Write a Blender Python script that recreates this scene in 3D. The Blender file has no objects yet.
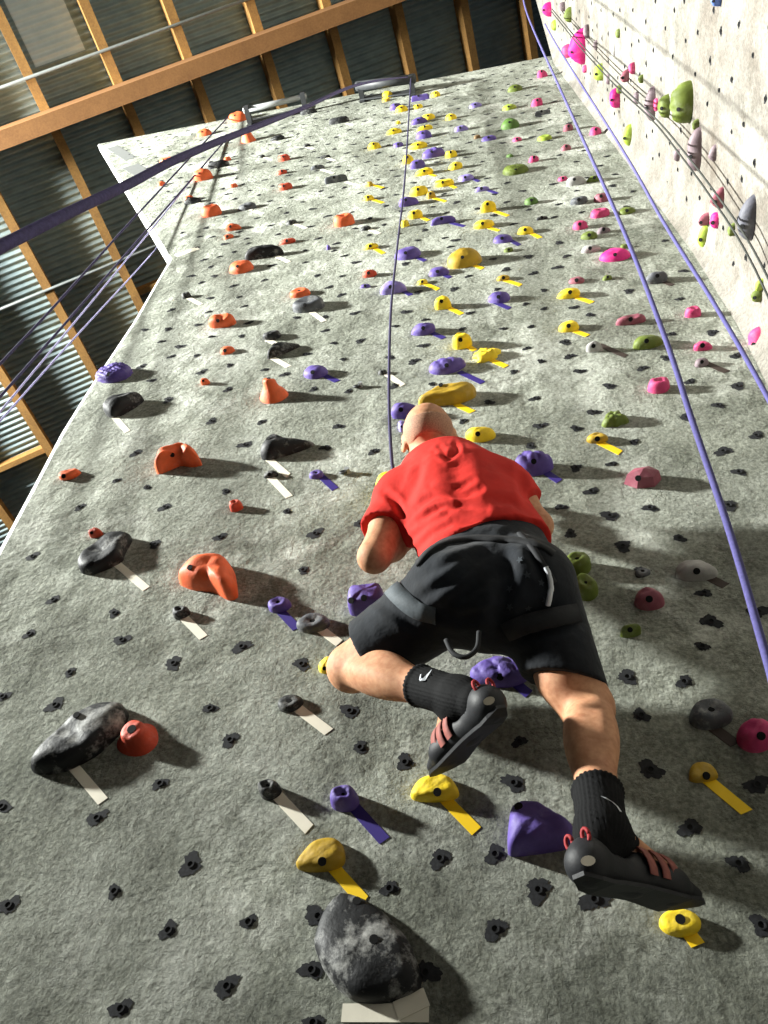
import bpy, math, random
import numpy as np
from mathutils import Vector, Matrix
from mathutils.bvhtree import BVHTree

random.seed(4)
SC = bpy.context.scene
COL = SC.collection

# ------------------------------------------------------------------ camera
FPX = 800.0
CAM = np.array([0.0, -1.65, 1.5])


def nrm(v):
    v = np.array(v, float)
    return v / np.linalg.norm(v)


_up = nrm([420 - 384, -119 - 512, FPX])
_left = nrm([-5253 - 384, 1205 - 512, FPX])
_left = nrm(_left - _up * _left.dot(_up))
ROT = np.stack([-_left, np.cross(_up, -_left), _up])     # rows: world x, y, z in camera axes


def ray(px, py):
    return ROT @ nrm([px - 384, py - 512, FPX])


def at(px, py, y):
    r = ray(px, py)
    return CAM + r * ((y - CAM[1]) / r[1])


def at_x(px, py, x):
    r = ray(px, py)
    return CAM + r * ((x - CAM[0]) / r[0])


def at_depth(px, py, d):
    return CAM + ROT @ (np.array([(px - 384) / FPX, (py - 512) / FPX, 1.0]) * d)


def proj(P):
    c = (np.atleast_2d(P) - CAM) @ ROT
    return np.stack([384 + FPX * c[:, 0] / c[:, 2], 512 + FPX * c[:, 1] / c[:, 2]], 1), c[:, 2]


cam_data = bpy.data.cameras.new('camera')
cam = bpy.data.objects.new('camera', cam_data)
COL.objects.link(cam)
cam_data.sensor_fit = 'VERTICAL'
cam_data.sensor_height = 24.0
cam_data.lens = FPX / 1024 * 24.0
cam_data.clip_start = 0.02
cam_data.clip_end = 200
m = Matrix.Identity(4)
for i in range(3):
    m[i][0] = ROT[i, 0]
    m[i][1] = -ROT[i, 1]
    m[i][2] = -ROT[i, 2]
    m[i][3] = CAM[i]
cam.matrix_world = m
SC.camera = cam


# ------------------------------------------------------------------ materials
def lin(c):
    return tuple(((x / 255) / 12.92 if x / 255 <= 0.04045 else ((x / 255 + 0.055) / 1.055) ** 2.4) for x in c)


def nodes(name):
    mt = bpy.data.materials.new(name)
    mt.use_nodes = True
    nt = mt.node_tree
    return mt, nt, nt.nodes['Principled BSDF']


def N(nt, t, **kw):
    n = nt.nodes.new(t)
    for k, v in kw.items():
        setattr(n, k, v)
    return n


def noise(nt, vec, scale, detail=4, rough=0.55):
    n = N(nt, 'ShaderNodeTexNoise')
    n.inputs['Scale'].default_value = scale
    n.inputs['Detail'].default_value = detail
    n.inputs['Roughness'].default_value = rough
    nt.links.new(vec, n.inputs['Vector'])
    return n.outputs['Fac']


def ramp(nt, fac, stops):
    r = N(nt, 'ShaderNodeValToRGB')
    e = r.color_ramp.elements
    while len(e) < len(stops):
        e.new(0.5)
    for el, (p, c) in zip(e, stops):
        el.position = p
        el.color = (*c, 1) if len(c) == 3 else c
    nt.links.new(fac, r.inputs['Fac'])
    return r.outputs['Color']


def mix(nt, fac, a, b, mode='MIX'):
    x = N(nt, 'ShaderNodeMix', data_type='RGBA', blend_type=mode)
    for s, v in ((x.inputs['Factor'], fac), (x.inputs['A'], a), (x.inputs['B'], b)):
        if isinstance(v, (int, float)):
            s.default_value = v
        elif isinstance(v, tuple):
            s.default_value = (*v, 1)
        else:
            nt.links.new(v, s)
    return x.outputs['Result']


def bump(nt, bsdf, h, strength, dist, prev=None):
    b = N(nt, 'ShaderNodeBump')
    b.inputs['Strength'].default_value = strength
    b.inputs['Distance'].default_value = dist
    nt.links.new(h, b.inputs['Height'])
    if prev is not None:
        nt.links.new(prev, b.inputs['Normal'])
    nt.links.new(b.outputs['Normal'], bsdf.inputs['Normal'])
    return b.outputs['Normal']


def coords(nt):
    return N(nt, 'ShaderNodeTexCoord').outputs['Object']


def simple(name, c, rough=0.6, var=0.25, scale=30, bs=0.3, bd=0.004, chalk=0.0, metal=0.0, spec=0.4):
    mt, nt, b = nodes(name)
    c = lin(c)
    v = coords(nt)
    f = noise(nt, v, scale)
    dark = tuple(x * (1 - var) for x in c)
    lite = tuple(min(1, x * (1 + var)) for x in c)
    colr = ramp(nt, f, [(0.3, dark), (0.7, lite)])
    if chalk:
        cf = ramp(nt, noise(nt, v, 14 if chalk < 0.7 else 11, 7, 0.7), [(0.53 if chalk < 0.7 else 0.49, (0, 0, 0)), (0.68, (chalk, chalk, chalk))])
        colr = mix(nt, cf, colr, lin((205, 205, 200)))
    nt.links.new(colr, b.inputs['Base Color'])
    b.inputs['Roughness'].default_value = rough
    b.inputs['Metallic'].default_value = metal
    b.inputs['Specular IOR Level'].default_value = spec
    if bs:
        bump(nt, b, noise(nt, v, scale * 5, 5), bs, bd)
    return mt


# ------------------------------------------------------------------ objects
def mesh(name, verts, faces, mats, parent=None, smooth=True, mi=None):
    me = bpy.data.meshes.new(name)
    me.from_pydata([tuple(map(float, v)) for v in verts], [], [tuple(map(int, f)) for f in faces])
    for x in (mats if isinstance(mats, (list, tuple)) else [mats]):
        me.materials.append(x)
    if smooth:
        me.polygons.foreach_set('use_smooth', [True] * len(me.polygons))
    if mi is not None:
        me.polygons.foreach_set('material_index', list(mi))
    me.update()
    o = bpy.data.objects.new(name, me)
    COL.objects.link(o)
    if parent is not None:
        o.parent = parent
    return o


def empty(name, loc):
    o = bpy.data.objects.new(name, None)
    o.empty_display_size = 0.05
    o.location = tuple(map(float, loc))
    COL.objects.link(o)
    return o


def tag(o, label=None, cat=None, group=None, kind=None):
    for k, v in (('label', label), ('category', cat), ('group', group), ('kind', kind)):
        if v:
            o[k] = v
    return o


class MB:
    def __init__(self):
        self.v, self.f, self.m = [], [], []

    def add(self, v, f, m=0):
        k = len(self.v)
        self.v += [np.array(x, float) for x in v]
        self.f += [tuple(i + k for i in q) for q in f]
        self.m += [m] * len(f)

    def box(self, c, ax, half, m=0):
        """box at c, axes = three rows, half sizes"""
        c = np.array(c, float)
        vs = [c + ax[0] * half[0] * a + ax[1] * half[1] * b + ax[2] * half[2] * d
              for a in (-1, 1) for b in (-1, 1) for d in (-1, 1)]
        self.add(vs, [(0, 1, 3, 2), (4, 6, 7, 5), (0, 4, 5, 1), (2, 3, 7, 6), (0, 2, 6, 4), (1, 5, 7, 3)], m)

    def bar(self, a, b, w, d, upv, m=0):
        a, b = np.array(a, float), np.array(b, float)
        t = nrm(b - a)
        s = nrm(np.cross(t, upv))
        u = np.cross(s, t)
        self.box((a + b) / 2, (t, s, u), (np.linalg.norm(b - a) / 2, w / 2, d / 2), m)

    def tube(self, pts, r, n=8, m=0, caps=True):
        pts = [np.array(p, float) for p in pts]
        rs = r if isinstance(r, (list, tuple, np.ndarray)) else [r] * len(pts)
        ref = np.array([0.31, 0.2, 0.93])
        vs, fs = [], []
        u = None
        for i, p in enumerate(pts):
            t = nrm(pts[min(i + 1, len(pts) - 1)] - pts[max(i - 1, 0)])
            if u is None:
                if abs(t.dot(ref)) > 0.9:
                    ref = np.array([1.0, 0, 0])
                u = nrm(np.cross(t, ref))
            else:
                u = nrm(u - t * u.dot(t))
            w = np.cross(t, u)
            for k in range(n):
                a = 2 * math.pi * k / n
                vs.append(p + rs[i] * (math.cos(a) * u + math.sin(a) * w))
        for i in range(len(pts) - 1):
            for k in range(n):
                fs.append((i * n + k, i * n + (k + 1) % n, (i + 1) * n + (k + 1) % n, (i + 1) * n + k))
        if caps:
            fs.append(tuple(range(n - 1, -1, -1)))
            fs.append(tuple(range((len(pts) - 1) * n, len(pts) * n)))
        self.add(vs, fs, m)

    def build(self, name, mats, parent=None, smooth=False):
        return mesh(name, self.v, self.f, mats, parent, smooth, self.m)


def spline(pts, per=8):
    pts = [np.array(p, float) for p in pts]
    P = [2 * pts[0] - pts[1]] + pts + [2 * pts[-1] - pts[-2]]
    out = []
    for i in range(1, len(P) - 2):
        for k in range(per):
            t = k / per
            a, b, c, d = P[i - 1:i + 3]
            out.append(0.5 * (2 * b + (c - a) * t + (2 * a - 5 * b + 4 * c - d) * t * t + (3 * b - a - 3 * c + d) * t ** 3))
    out.append(pts[-1])
    return out


def recentre(o, base):
    """put a single mesh object's origin at its base point"""
    b = Vector(tuple(map(float, base)))
    o.data.transform(Matrix.Translation(-b))
    o.location = b
    return o

# ------------------------------------------------------------------ the setting
def wall_material(name, base, dark, lite, chalk, grain=1.0):
    mt, nt, b = nodes(name)
    v = coords(nt)
    big = noise(nt, v, 0.8, 6, 0.6)
    mid = noise(nt, v, 3.6, 9, 0.68)
    fine = noise(nt, v, 75, 6, 0.7)
    c = ramp(nt, big, [(0.36, lin(dark)), (0.5, lin(base)), (0.64, lin(lite))])
    c = mix(nt, 0.6, c, ramp(nt, mid, [(0.36, lin(dark)), (0.5, lin(base)), (0.64, lin(lite))]))
    cf = ramp(nt, noise(nt, v, 1.9, 10, 0.74), [(0.51, (0, 0, 0)), (0.63, (chalk, chalk, chalk))])
    c = mix(nt, cf, c, lin((208, 210, 202)))
    df = ramp(nt, noise(nt, v, 2.7, 10, 0.76), [(0.52, (0, 0, 0)), (0.66, (0.55, 0.55, 0.55))])
    c = mix(nt, df, c, lin((84, 84, 76)))
    c = mix(nt, 0.45 * grain, c, ramp(nt, fine, [(0.40, lin((36, 37, 32))), (0.60, lin((240, 240, 230)))]), 'SOFT_LIGHT')
    nt.links.new(c, b.inputs['Base Color'])
    b.inputs['Roughness'].default_value = 0.92
    b.inputs['Specular IOR Level'].default_value = 0.15
    # trowelled, gritty plaster relief: slow swells, scrapes, and grit that comes and goes in patches
    patch = ramp(nt, noise(nt, v, 1.6, 4), [(0.38, (0.2, 0.2, 0.2)), (0.6, (1, 1, 1))])
    grit = N(nt, 'ShaderNodeMath', operation='MULTIPLY')
    nt.links.new(noise(nt, v, 20, 10, 0.68), grit.inputs[0])
    # the lower wall is grittier than the smooth upper wall
    sep = N(nt, 'ShaderNodeSeparateXYZ')
    nt.links.new(v, sep.inputs[0])
    low = N(nt, 'ShaderNodeMapRange')
    for k_, x_ in (('From Min', 2.2), ('From Max', 5.0), ('To Min', 1.0), ('To Max', 0.4)):
        low.inputs[k_].default_value = x_
    nt.links.new(sep.outputs['Z'], low.inputs['Value'])
    pl = N(nt, 'ShaderNodeMath', operation='MULTIPLY')
    nt.links.new(patch, pl.inputs[0])
    nt.links.new(low.outputs['Result'], pl.inputs[1])
    nt.links.new(pl.outputs[0], grit.inputs[1])
    stretch = N(nt, 'ShaderNodeMapping')
    stretch.inputs['Rotation'].default_value = (0, 0.7, 0)
    stretch.inputs['Scale'].default_value = (2.0, 1.0, 9.0)
    nt.links.new(v, stretch.inputs['Vector'])
    scr = ramp(nt, noise(nt, stretch.outputs['Vector'], 1.6, 6, 0.6), [(0.50, (0, 0, 0)), (0.53, (1, 1, 1)), (0.60, (0.2, 0.2, 0.2))])
    n1 = bump(nt, b, noise(nt, v, 3.0, 6, 0.58), 0.7 * grain, 0.07)
    n2 = bump(nt, b, scr, 0.35 * grain, 0.012, n1)
    bump(nt, b, grit.outputs[0], 1.0 * grain, 0.085, n2)
    return mt


M = {}
M['wall'] = wall_material('gritty_grey_plaster', (147, 150, 140), (96, 99, 90), (184, 187, 178), 0.7)
M['wall_right'] = wall_material('pale_plaster', (124, 120, 114), (98, 91, 84), (142, 139, 133), 0.2, 0.6)
M['stain'] = simple('bolt_hole_stain', (33, 34, 37), 0.9, 0.5, 120, 0.4, 0.002)
M['hole'] = simple('black_void', (8, 8, 9), 0.95, 0.1, 30, 0)
M['edge'] = simple('white_wall_edge', (226, 226, 222), 0.85, 0.08, 6, 0.2, 0.003)
M['floor'] = simple('rubber_floor_mat', (70, 72, 74), 0.9, 0.2, 4, 0.2, 0.003)

WT = 11.0                                   # height of the top of the climbing wall
outline = [at(99, 144, 0), at(545, 57, 0)]
outline[1][0] = 1.14
z_top_l = outline[0][2]
left_edge = [at(172, 259, 0), at(137, 320, 0), at(97, 380, 0), at(66, 430, 0), at(40, 480, 0), at(17, 523, 0), at(-4, 563, 0)]
poly = [outline[0], outline[1], np.array([1.14, 0, 0.0]), np.array([left_edge[-1][0], 0, 0.0])] + left_edge[::-1]
n = len(poly)
cen = np.array([-0.4, 0, 6.0])
v, f, mi = [], [], []
for p in poly:
    v.append(p)
grow = []
for i, p in enumerate(poly):                # outward direction in the wall plane
    a, b = poly[i - 1], poly[(i + 1) % n]
    t1, t2 = nrm(p - a), nrm(b - p)
    nn = nrm(np.array([-t1[2], 0, t1[0]]) + np.array([-t2[2], 0, t2[0]]))
    grow.append(nn)
for p, g in zip(poly, grow):
    v.append(p + g * 0.03 + np.array([0, 0.015, 0]))
for p, g in zip(poly, grow):
    v.append(p + g * 0.03 + np.array([0, 0.07, 0]))
f.append(tuple(range(n)))
mi.append(0)
for r in (0, 1):
    for i in range(n):
        j = (i + 1) % n
        f.append((r * n + i, (r + 1) * n + i, (r + 1) * n + j, r * n + j))
        mi.append(1 if i >= 3 else 0)
f.append(tuple(range(3 * n - 1, 2 * n - 1, -1)))
mi.append(0)
wall_back = mesh('wall_back', v, f, [M['wall'], M['edge']], smooth=False, mi=mi)
tag(wall_back, kind='structure')

# right wall: stands at x = 1.14 and turns out at its foot, with a fillet along the corner
pts = []
foot = [(11.9, -0.41, 0), (10.6, 0.0, 0), (8.5, 0, 0), (6.5, 0, 0), (5.4, 0, 0), (4.6, 0, 0.03), (4.0, 0, 0.08), (3.2, 0, 0.12), (0, 0, 0.12)]
v, f = [], []
cols = [0.0, 0.02, 0.06, 0.14, 0.5, 1.5, 3.0, 6.0]
fil = [0.05, 0.03, 0.012, 0, 0, 0, 0, 0]
for z, y0, dx in foot:
    for c, fl in zip(cols, fil):
        v.append((1.14 - dx - fl, y0 - c, z))
top = 18.0
for c, fl in zip(cols, fil):
    v.append((1.14, -2.4 - c, 18.0))
rows = len(foot) + 1
k = len(cols)
order = [rows - 1] + list(range(rows - 1))
for a, b in zip(order[:-1], order[1:]):
    for i in range(k - 1):
        f.append((a * k + i, b * k + i, b * k + i + 1, a * k + i + 1))
wall_right = mesh('wall_right', v, f, M['wall_right'], smooth=True)
tag(wall_right, kind='structure')

fl = MB()
fl.add([(-14, -9, 0), (6, -9, 0), (6, 9, 0), (-14, 9, 0)], [(0, 1, 2, 3)])
tag(fl.build('floor', M['floor']), kind='structure')

# ------------------------------------------------------------------ roof
RA = nrm([0.897, -0.075, 0.436])
RB = nrm(np.array([0.084, 0.996, 0.001]) - RA * RA.dot([0.084, 0.996, 0.001]))
RN = np.cross(RA, RB)
R0 = np.array([-3.9, 0, 14.5])


def roof(a, b, off=0.0):
    return R0 + RA * a + RB * b - RN * off


def tin(name, base, dark):
    mt, nt, b = nodes(name)
    v = coords(nt)
    c = ramp(nt, noise(nt, v, 0.55, 3), [(0.35, lin(dark)), (0.65, lin(base))])
    c = mix(nt, 0.4, c, ramp(nt, noise(nt, v, 7, 5), [(0.3, lin(dark)), (0.7, lin(base))]))
    nt.links.new(c, b.inputs['Base Color'])
    b.inputs['Roughness'].default_value = 0.7
    b.inputs['Metallic'].default_value = 0.0
    bump(nt, b, noise(nt, v, 25, 4), 0.2, 0.004)
    return mt


def timber(name, base, dark):
    mt, nt, b = nodes(name)
    v = coords(nt)
    mp = N(nt, 'ShaderNodeMapping')
    nt.links.new(v, mp.inputs['Vector'])
    c = ramp(nt, noise(nt, v, 3, 8, 0.7), [(0.3, lin(dark)), (0.7, lin(base))])
    c = mix(nt, 0.35, c, ramp(nt, noise(nt, v, 40, 4), [(0.35, lin(dark)), (0.65, lin(base))]))
    nt.links.new(c, b.inputs['Base Color'])
    b.inputs['Roughness'].default_value = 0.75
    bump(nt, b, noise(nt, v, 60, 4), 0.3, 0.004)
    return mt


M['tin'] = tin('corrugated_roof_sheet', (160, 180, 180), (116, 134, 134))
M['tin_light'] = tin('pale_translucent_sheet', (200, 208, 200), (170, 180, 172))
_b = M['tin_light'].node_tree.nodes['Principled BSDF']
_b.inputs['Emission Color'].default_value = (0.7, 0.8, 0.75, 1)
_b.inputs['Emission Strength'].default_value = 0.1  # faint glow put into the sheet in place of daylight coming through
M['timber'] = timber('purlin_timber', (190, 144, 76), (128, 90, 48))
M['glulam'] = timber('rafter_timber', (178, 128, 76), (140, 96, 56))
M['conduit'] = simple('galvanised_conduit', (140, 146, 142), 0.5, 0.1, 20, 0)
M['steel_dark'] = simple('dark_steel', (52, 54, 56), 0.55, 0.2, 20, 0.1)
M['steel'] = simple('bare_steel', (165, 168, 168), 0.4, 0.1, 20, 0, metal=0.3)


def corrugated(name, a0, a1, b0, b1, mat, parent=None, off=0.0):
    v, f = [], []
    pitch, per = 0.095, 8
    nb = int((b1 - b0) / pitch * per)
    for i in range(nb + 1):
        b = b0 + (b1 - b0) * i / nb
        h = 0.02 * math.sin(2 * math.pi * b / pitch)
        v.append(roof(a0, b, off + h))
        v.append(roof(a1, b, off + h))
    for i in range(nb):
        f.append((2 * i, 2 * i + 1, 2 * i + 3, 2 * i + 2))
    return mesh(name, v, f, mat, parent)


ceiling = corrugated('ceiling', -9.5, 9.5, -8.0, 9.0, M['tin'])
tag(ceiling, kind='structure')
corrugated('translucent_panel', -1.72, -1.0, -3.2, -0.75, M['tin_light'], ceiling, 0.012)
ws = MB()
for k in range(9):                                     # overlap seams between the sheets
    a = -9.5 + k * 2.37
    ws.bar(roof(a, -8, 0.03), roof(a, 9, 0.03), 0.012, 0.012, RN)
pur = [(-7.9, -4, 9), (-6.6, -4, 9), (-5.45, -4, 9), (-4.25, -4, 9), (-3.0, -4, 9), (-1.86, -4, 9), (-0.78, -4, 9), (0.28, -4, 9), (1.4, -4, 9),
       (2.5, -4, 9), (3.6, -4, 9), (4.7, -4, 9), (5.8, -4, 9)]
PUR_LAB = {3: 'timber purlin third from the left photo edge, short brace at its lower end'}
pur_words = {
    2: 'timber roof purlin touching the left photo edge lowest down',
    3: 'timber roof purlin meeting the left photo edge above the lowest brace',
    4: 'timber roof purlin crossing the left photo edge just below the big rafter',
    5: 'timber roof purlin running from the top left photo corner behind the wall edge',
    6: 'timber roof purlin second from the top left photo corner',
    7: 'timber roof purlin third from the top left photo corner',
    8: 'timber roof purlin fourth from the top left photo corner, beside the rafter',
    9: 'timber roof purlin fifth from the top left, over the left anchor bar',
    10: 'shaded timber roof purlin just left of the right anchor bar',
    11: 'shaded timber roof purlin just right of the right anchor bar',
    12: 'shaded timber roof purlin nearest the pale right wall'}
for i, (a, b0, b1) in enumerate(pur):
    if i < 2:
        continue
    q = MB()
    q.bar(roof(a, b0, 0.14), roof(a, b1, 0.14), 0.13, 0.24, RN)
    o = q.build('roof_purlin', M['timber'])
    recentre(o, roof(a, (b0 + b1) / 2, 0.23))
    tag(o, pur_words[i], 'roof beam', 'timber purlins under the roof')
q = MB()
q.bar(roof(-9, -0.15, 0.52), roof(9, -0.15, 0.52), 0.22, 0.5, RN)
o = q.build('rafter', M['glulam'])
recentre(o, roof(0, -0.15, 0.73))
tag(o, 'thick brown timber rafter running diagonally across the roof at top left', 'roof beam')
for a0, a1, b, lab in ((-5.45, -4.25, 4.3, 'short timber brace between two purlins at the left photo edge'),
                       (-1.86, -0.78, 2.52, 'short timber brace tucked behind the left edge of the climbing wall')):
    q = MB()
    q.bar(roof(a0, b, 0.12), roof(a1, b, 0.12), 0.09, 0.16, RN)
    o = q.build('purlin_brace', M['timber'])
    recentre(o, roof((a0 + a1) / 2, b, 0.2))
    tag(o, lab, 'roof beam')
for b, a0, a1, lab in ((-0.68, -7, 6, 'thin pale metal conduit crossing the purlins above the rafter'),
                       (1.94, -8, 3, 'thin pale metal conduit crossing the purlins below the rafter, left of the wall')):
    q = MB()
    q.tube([roof(a0, b, 0.27), roof(a1, b, 0.27)], 0.021, 10)
    o = q.build('conduit', M['conduit'], smooth=True)
    recentre(o, roof((a0 + a1) / 2, b, 0.3))
    tag(o, lab, 'pipe')

# ------------------------------------------------------------------ top anchor bars
YB = -0.14
for k, (l, r, lab) in enumerate((((247, 110), (303, 97), 'steel top anchor bar on brackets, left one on the wall top'),
                                 ((360, 86), (411, 79), 'dark steel top anchor bar at the wall top, holding the hanging rope'))):
    pl, pr = at(*l, YB), at(*r, YB)
    e = empty('anchor_bar', ((pl + pr) / 2 + np.array([0, 0.14, 0])))
    base = np.array(e.location)
    ax = nrm(pr - pl)
    q = MB()
    q.tube([pl - base - ax * 0.04, pr - base + ax * 0.04], 0.028 if k == 0 else 0.045, 12)
    q.build('bar', M['steel'] if k == 0 else M['steel_dark'], e, True)
    for s, p in ((-1, pl), (1, pr)):
        q = MB()
        p = p - base
        q.bar(p + np.array([0, 0.13, -0.1]), p + np.array([0, 0.13, 0.22]), 0.05, 0.015, (0, 1, 0))
        q.bar(p + np.array([0, 0.13, 0.0]), p + np.array([0, -0.04, 0]), 0.05, 0.07, (0, 0, 1))
        q.build('bracket', M['steel_dark'], e)
    q = MB()
    q.bar(pl - base + np.array([0, 0.12, 0.04]), pr - base + np.array([0, 0.12, 0.04]), 0.012, 0.16, (0, 0, 1))
    q.build('back_plate', M['steel_dark'], e)
    tag(e, lab, 'anchor bar')

# ------------------------------------------------------------------ climbing holds
ZONE = {'A': (200, 60, 3.84), 'B': (380, 60, 3.84), 'C': (520, 0, 3.097), 'D': (0, 230, 3), 'E': (200, 230, 3.84), 'F': (380, 230, 3.84),
        'G': (540, 220, 3.368), 'H': (0, 420, 3), 'I': (220, 420, 3.84), 'J': (500, 420, 2.866), 'K': (0, 640, 3), 'L': (230, 590, 3.84),
        'M': (230, 774, 3.072), 'N': (480, 680, 2.667), 'O': (320, 380, 2.954), 'P': (400, 640, 2.4), 'Q': (0, 768, 3), 'R': (0, 0, 3), 'Z': (0, 0, 1)}
MAIN = '''
R 590 385 636 412 o mound
R 685 333 745 370 o mound
R 722 388 768 430 o spike
R 478 470 525 497 o jug
R 473 543 498 560 o chip
R 580 505 640 545 o jug
R 553 585 583 605 o chip
A 92 370 120 390 o chip
A 30 390 115 420 k long t 110 412 150 424
A 115 472 146 492 o chip
A 5 552 85 606 o pocket
A 98 627 160 658 o wedge
A 90 668 130 690 o chip
A 385 187 450 213 k long
A 495 225 575 250 k long t 565 244 592 250
A 270 288 325 313 k wedge t 285 313 310 320
A 395 320 425 337 k chip t 412 335 440 342
A 222 362 250 378 k chip t 248 374 278 385
A 300 360 347 390 r jug
A 293 420 335 442 r wedge
A 302 470 357 502 r jug
A 462 365 502 380 k long t 490 377 520 388
A 425 402 480 424 g wedge t 470 422 515 436
A 478 442 568 478 g slab t 565 470 620 485
A 147 545 218 580 g mound t 197 576 245 592
A 330 612 372 635 k mound t 365 630 410 648
A 305 683 367 710 r wedge
E 172 60 323 118 k bean t 298 102 345 125
A 513 587 595 643 o pocket
A 615 635 658 658 k mound t 650 650 692 668
A 630 703 685 730 y wedge t 668 722 707 745
A 628 518 670 543 y mound t 665 537 705 550
A 637 465 665 487 m chip t 663 480 705 492
A 645 315 697 345 y wedge
B 8 118 50 150 y pocket
B 8 146 40 162 m chip
B 38 165 90 195 p wedge
B 25 260 85 288 y wedge
B 50 315 90 337 p chip
A 485 710 502 730 p chip
B 60 173 108 203 y mound
B 120 133 190 162 p slab
B 195 118 232 143 y mound
B 128 168 165 190 y chip
B 120 218 182 250 p wedge
B 160 205 212 233 y mound
B 252 205 296 232 y mound
B 58 232 80 248 y chip
B 142 252 202 275 y wedge
B 138 268 200 305 p mound
B 286 250 340 277 l wedge
B 342 162 392 186 l mound
B 360 286 387 304 b chip
B 390 288 447 313 p mound
B 110 312 182 345 y wedge
B 163 333 250 380 p ribbed
B 250 345 297 377 y jug
B 87 363 132 402 y wedge
B 115 382 175 420 p jug
B 262 390 317 424 y wedge
B 135 412 205 447 y wedge t 180 435 215 447
B 301 437 362 467 l mound t 355 455 383 468
B 210 455 285 490 y slab t 265 480 293 493
B 115 482 185 525 y wedge
B 178 503 215 535 m chip t 205 530 255 545
B 365 485 420 508 l mound t 415 500 453 514
B 72 525 150 565 p wedge
B 108 573 165 612 y jug t 155 603 188 618
B 80 612 113 643 y chip
B 195 598 292 637 p bean t 280 628 328 640
B 385 540 447 588 y wedge t 443 582 495 600
B 360 612 440 650 y wedge t 420 645 460 657
B 435 668 510 705 p mound t 505 695 538 713
B 528 638 590 672 y mound t 580 665 618 685
B 475 718 512 740 O chip
F 55 62 158 117 p mound t 135 103 178 120
F 258 67 392 150 m dome t 360 135 398 150
B 555 525 608 558 G mound
B 600 600 645 617 k chip
B 470 397 572 445 O brain
B 485 360 512 375 G chip
B 570 367 610 395 n wedge
B 605 285 660 312 i ring
B 508 295 545 315 n chip
B 465 222 537 268 G dome
B 470 168 525 195 i mound
B 490 93 548 125 O mound
B 603 38 645 70 n wedge
B 580 145 625 180 n wedge
B 595 198 655 217 g slab
B 703 245 742 275 d jug
B 695 323 735 350 d mound
B 683 445 720 467 n chip
C 143 545 205 577 w wedge
C 155 606 210 636 g jug
C 228 597 275 628 d mound
C 218 643 278 677 n pocket
C 163 682 210 713 n mound
C 188 715 240 743 O mound
C 238 703 280 725 v wedge
C 305 640 358 666 O mound
C 205 543 252 566 O wedge
C 215 392 253 420 n mound
G 140 83 205 112 w wedge
G 200 93 305 142 h dome
G 270 80 297 98 O chip
G 350 173 430 217 g wedge t 415 207 450 222
G 97 190 150 216 d mound
G 210 185 243 205 O chip
G 57 228 135 267 y wedge t 120 260 180 280
G 62 337 132 379 y mound t 112 372 165 392
G 255 315 357 356 d saddle
G 487 288 543 330 n pocket
G 517 407 582 442 n wedge
G 520 463 568 497 v mound t 565 485 635 515
G 155 407 212 447 w wedge t 210 425 295 462
G 313 386 415 438 O wedge
G 362 528 437 586 n pocket
G 207 640 300 700 O star
J 248 35 310 68 m jug t 280 62 350 97
F 188 140 266 180 p mound t 245 172 273 185
F 0 195 103 250 l wedge t 90 235 122 252
F 143 188 183 212 y chip t 170 205 227 230
F 210 250 275 308 y edge t 262 298 318 325
F 415 235 500 283 p mound t 445 280 502 304
F 448 172 498 197 m jug t 480 193 545 214
F 120 355 213 407 p wedge t 195 393 250 418
F 278 393 355 460 y jug t 340 448 368 465
F 357 452 465 512 y star t 440 505 490 527
F 188 487 330 557 p ribbed t 315 550 400 590
F 147 582 370 680 m shield t 303 675 360 702
F 42 662 155 727 p wedge
O 230 120 258 155 l chip
O 430 138 520 185 y wedge
Z 375 469 420 508 y edge
E 112 115 207 170 o dome
E 345 220 425 262 o pocket
E 355 250 480 320 g slab t 430 316 480 353
E 32 318 140 378 o saddle
E 240 383 312 425 k jug t 265 425 295 440
E 258 430 385 497 k horn t 280 492 345 528
E 78 445 135 480 o mound
E 0 568 40 597 o jug
E 398 518 492 574 p mound t 480 560 532 584
E 230 568 340 668 o spire
E 615 207 655 224 p chip
E 625 152 680 184 r wedge
E 683 535 720 558 k mound t 720 555 783 600
D 545 185 575 207 k chip t 563 203 605 225
D 285 395 400 460 p brain
D 308 485 433 565 k flake t 345 563 385 608
D 463 637 607 733 o arch
D 175 715 243 752 o jug
H 265 322 310 355 r jug
H 233 333 397 465 k slab t 360 440 443 510
H 535 400 715 542 o blade
H 687 238 730 277 r pocket
H 517 557 572 600 k pocket t 552 593 615 657
I 155 53 365 157 k horn t 190 153 265 217
I 167 193 225 225 k wedge t 197 223 270 300
I 343 190 400 228 p pocket t 390 218 447 270
I 490 625 640 757 p block
L 145 25 237 90 p pocket t 197 85 263 155
L 255 88 385 167 g ring t 357 158 427 210
L 340 255 400 323 y wedge
L 183 402 283 473 k pocket t 250 447 388 552
K 92 185 388 405 k shield t 222 382 314 490
K 350 240 475 350 r spike
M 85 15 160 82 k pocket t 140 60 250 177
M 307 33 398 118 p pocket t 380 100 482 213
M 555 0 705 88 y halfmoon t 665 82 765 184
M 203 195 355 303 m halfmoon t 320 290 420 402
M 258 365 590 708 k leaf
N 73 322 255 472 p prow
N 557 48 675 135 g pocket t 625 130 690 178
N 683 102 790 195 n mound
N 557 218 635 275 m halfmoon t 605 265 720 360
N 477 610 590 687 y disc t 560 680 590 718
P 168 38 310 115 p ribbed t 255 85 315 135
O 573 208 690 285 p ribbed t 670 275 712 303
J 178 377 262 450 O pocket
J 213 438 282 520 O pocket
J 355 132 463 197 d facet
J 503 400 625 463 w wedge t 585 445 655 480
J 385 478 472 547 d mound
J 345 583 405 625 O edge
J 386 423 432 450 g ring
Z 184 197 202 205 k chip t 196 202 204 206
'''
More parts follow.
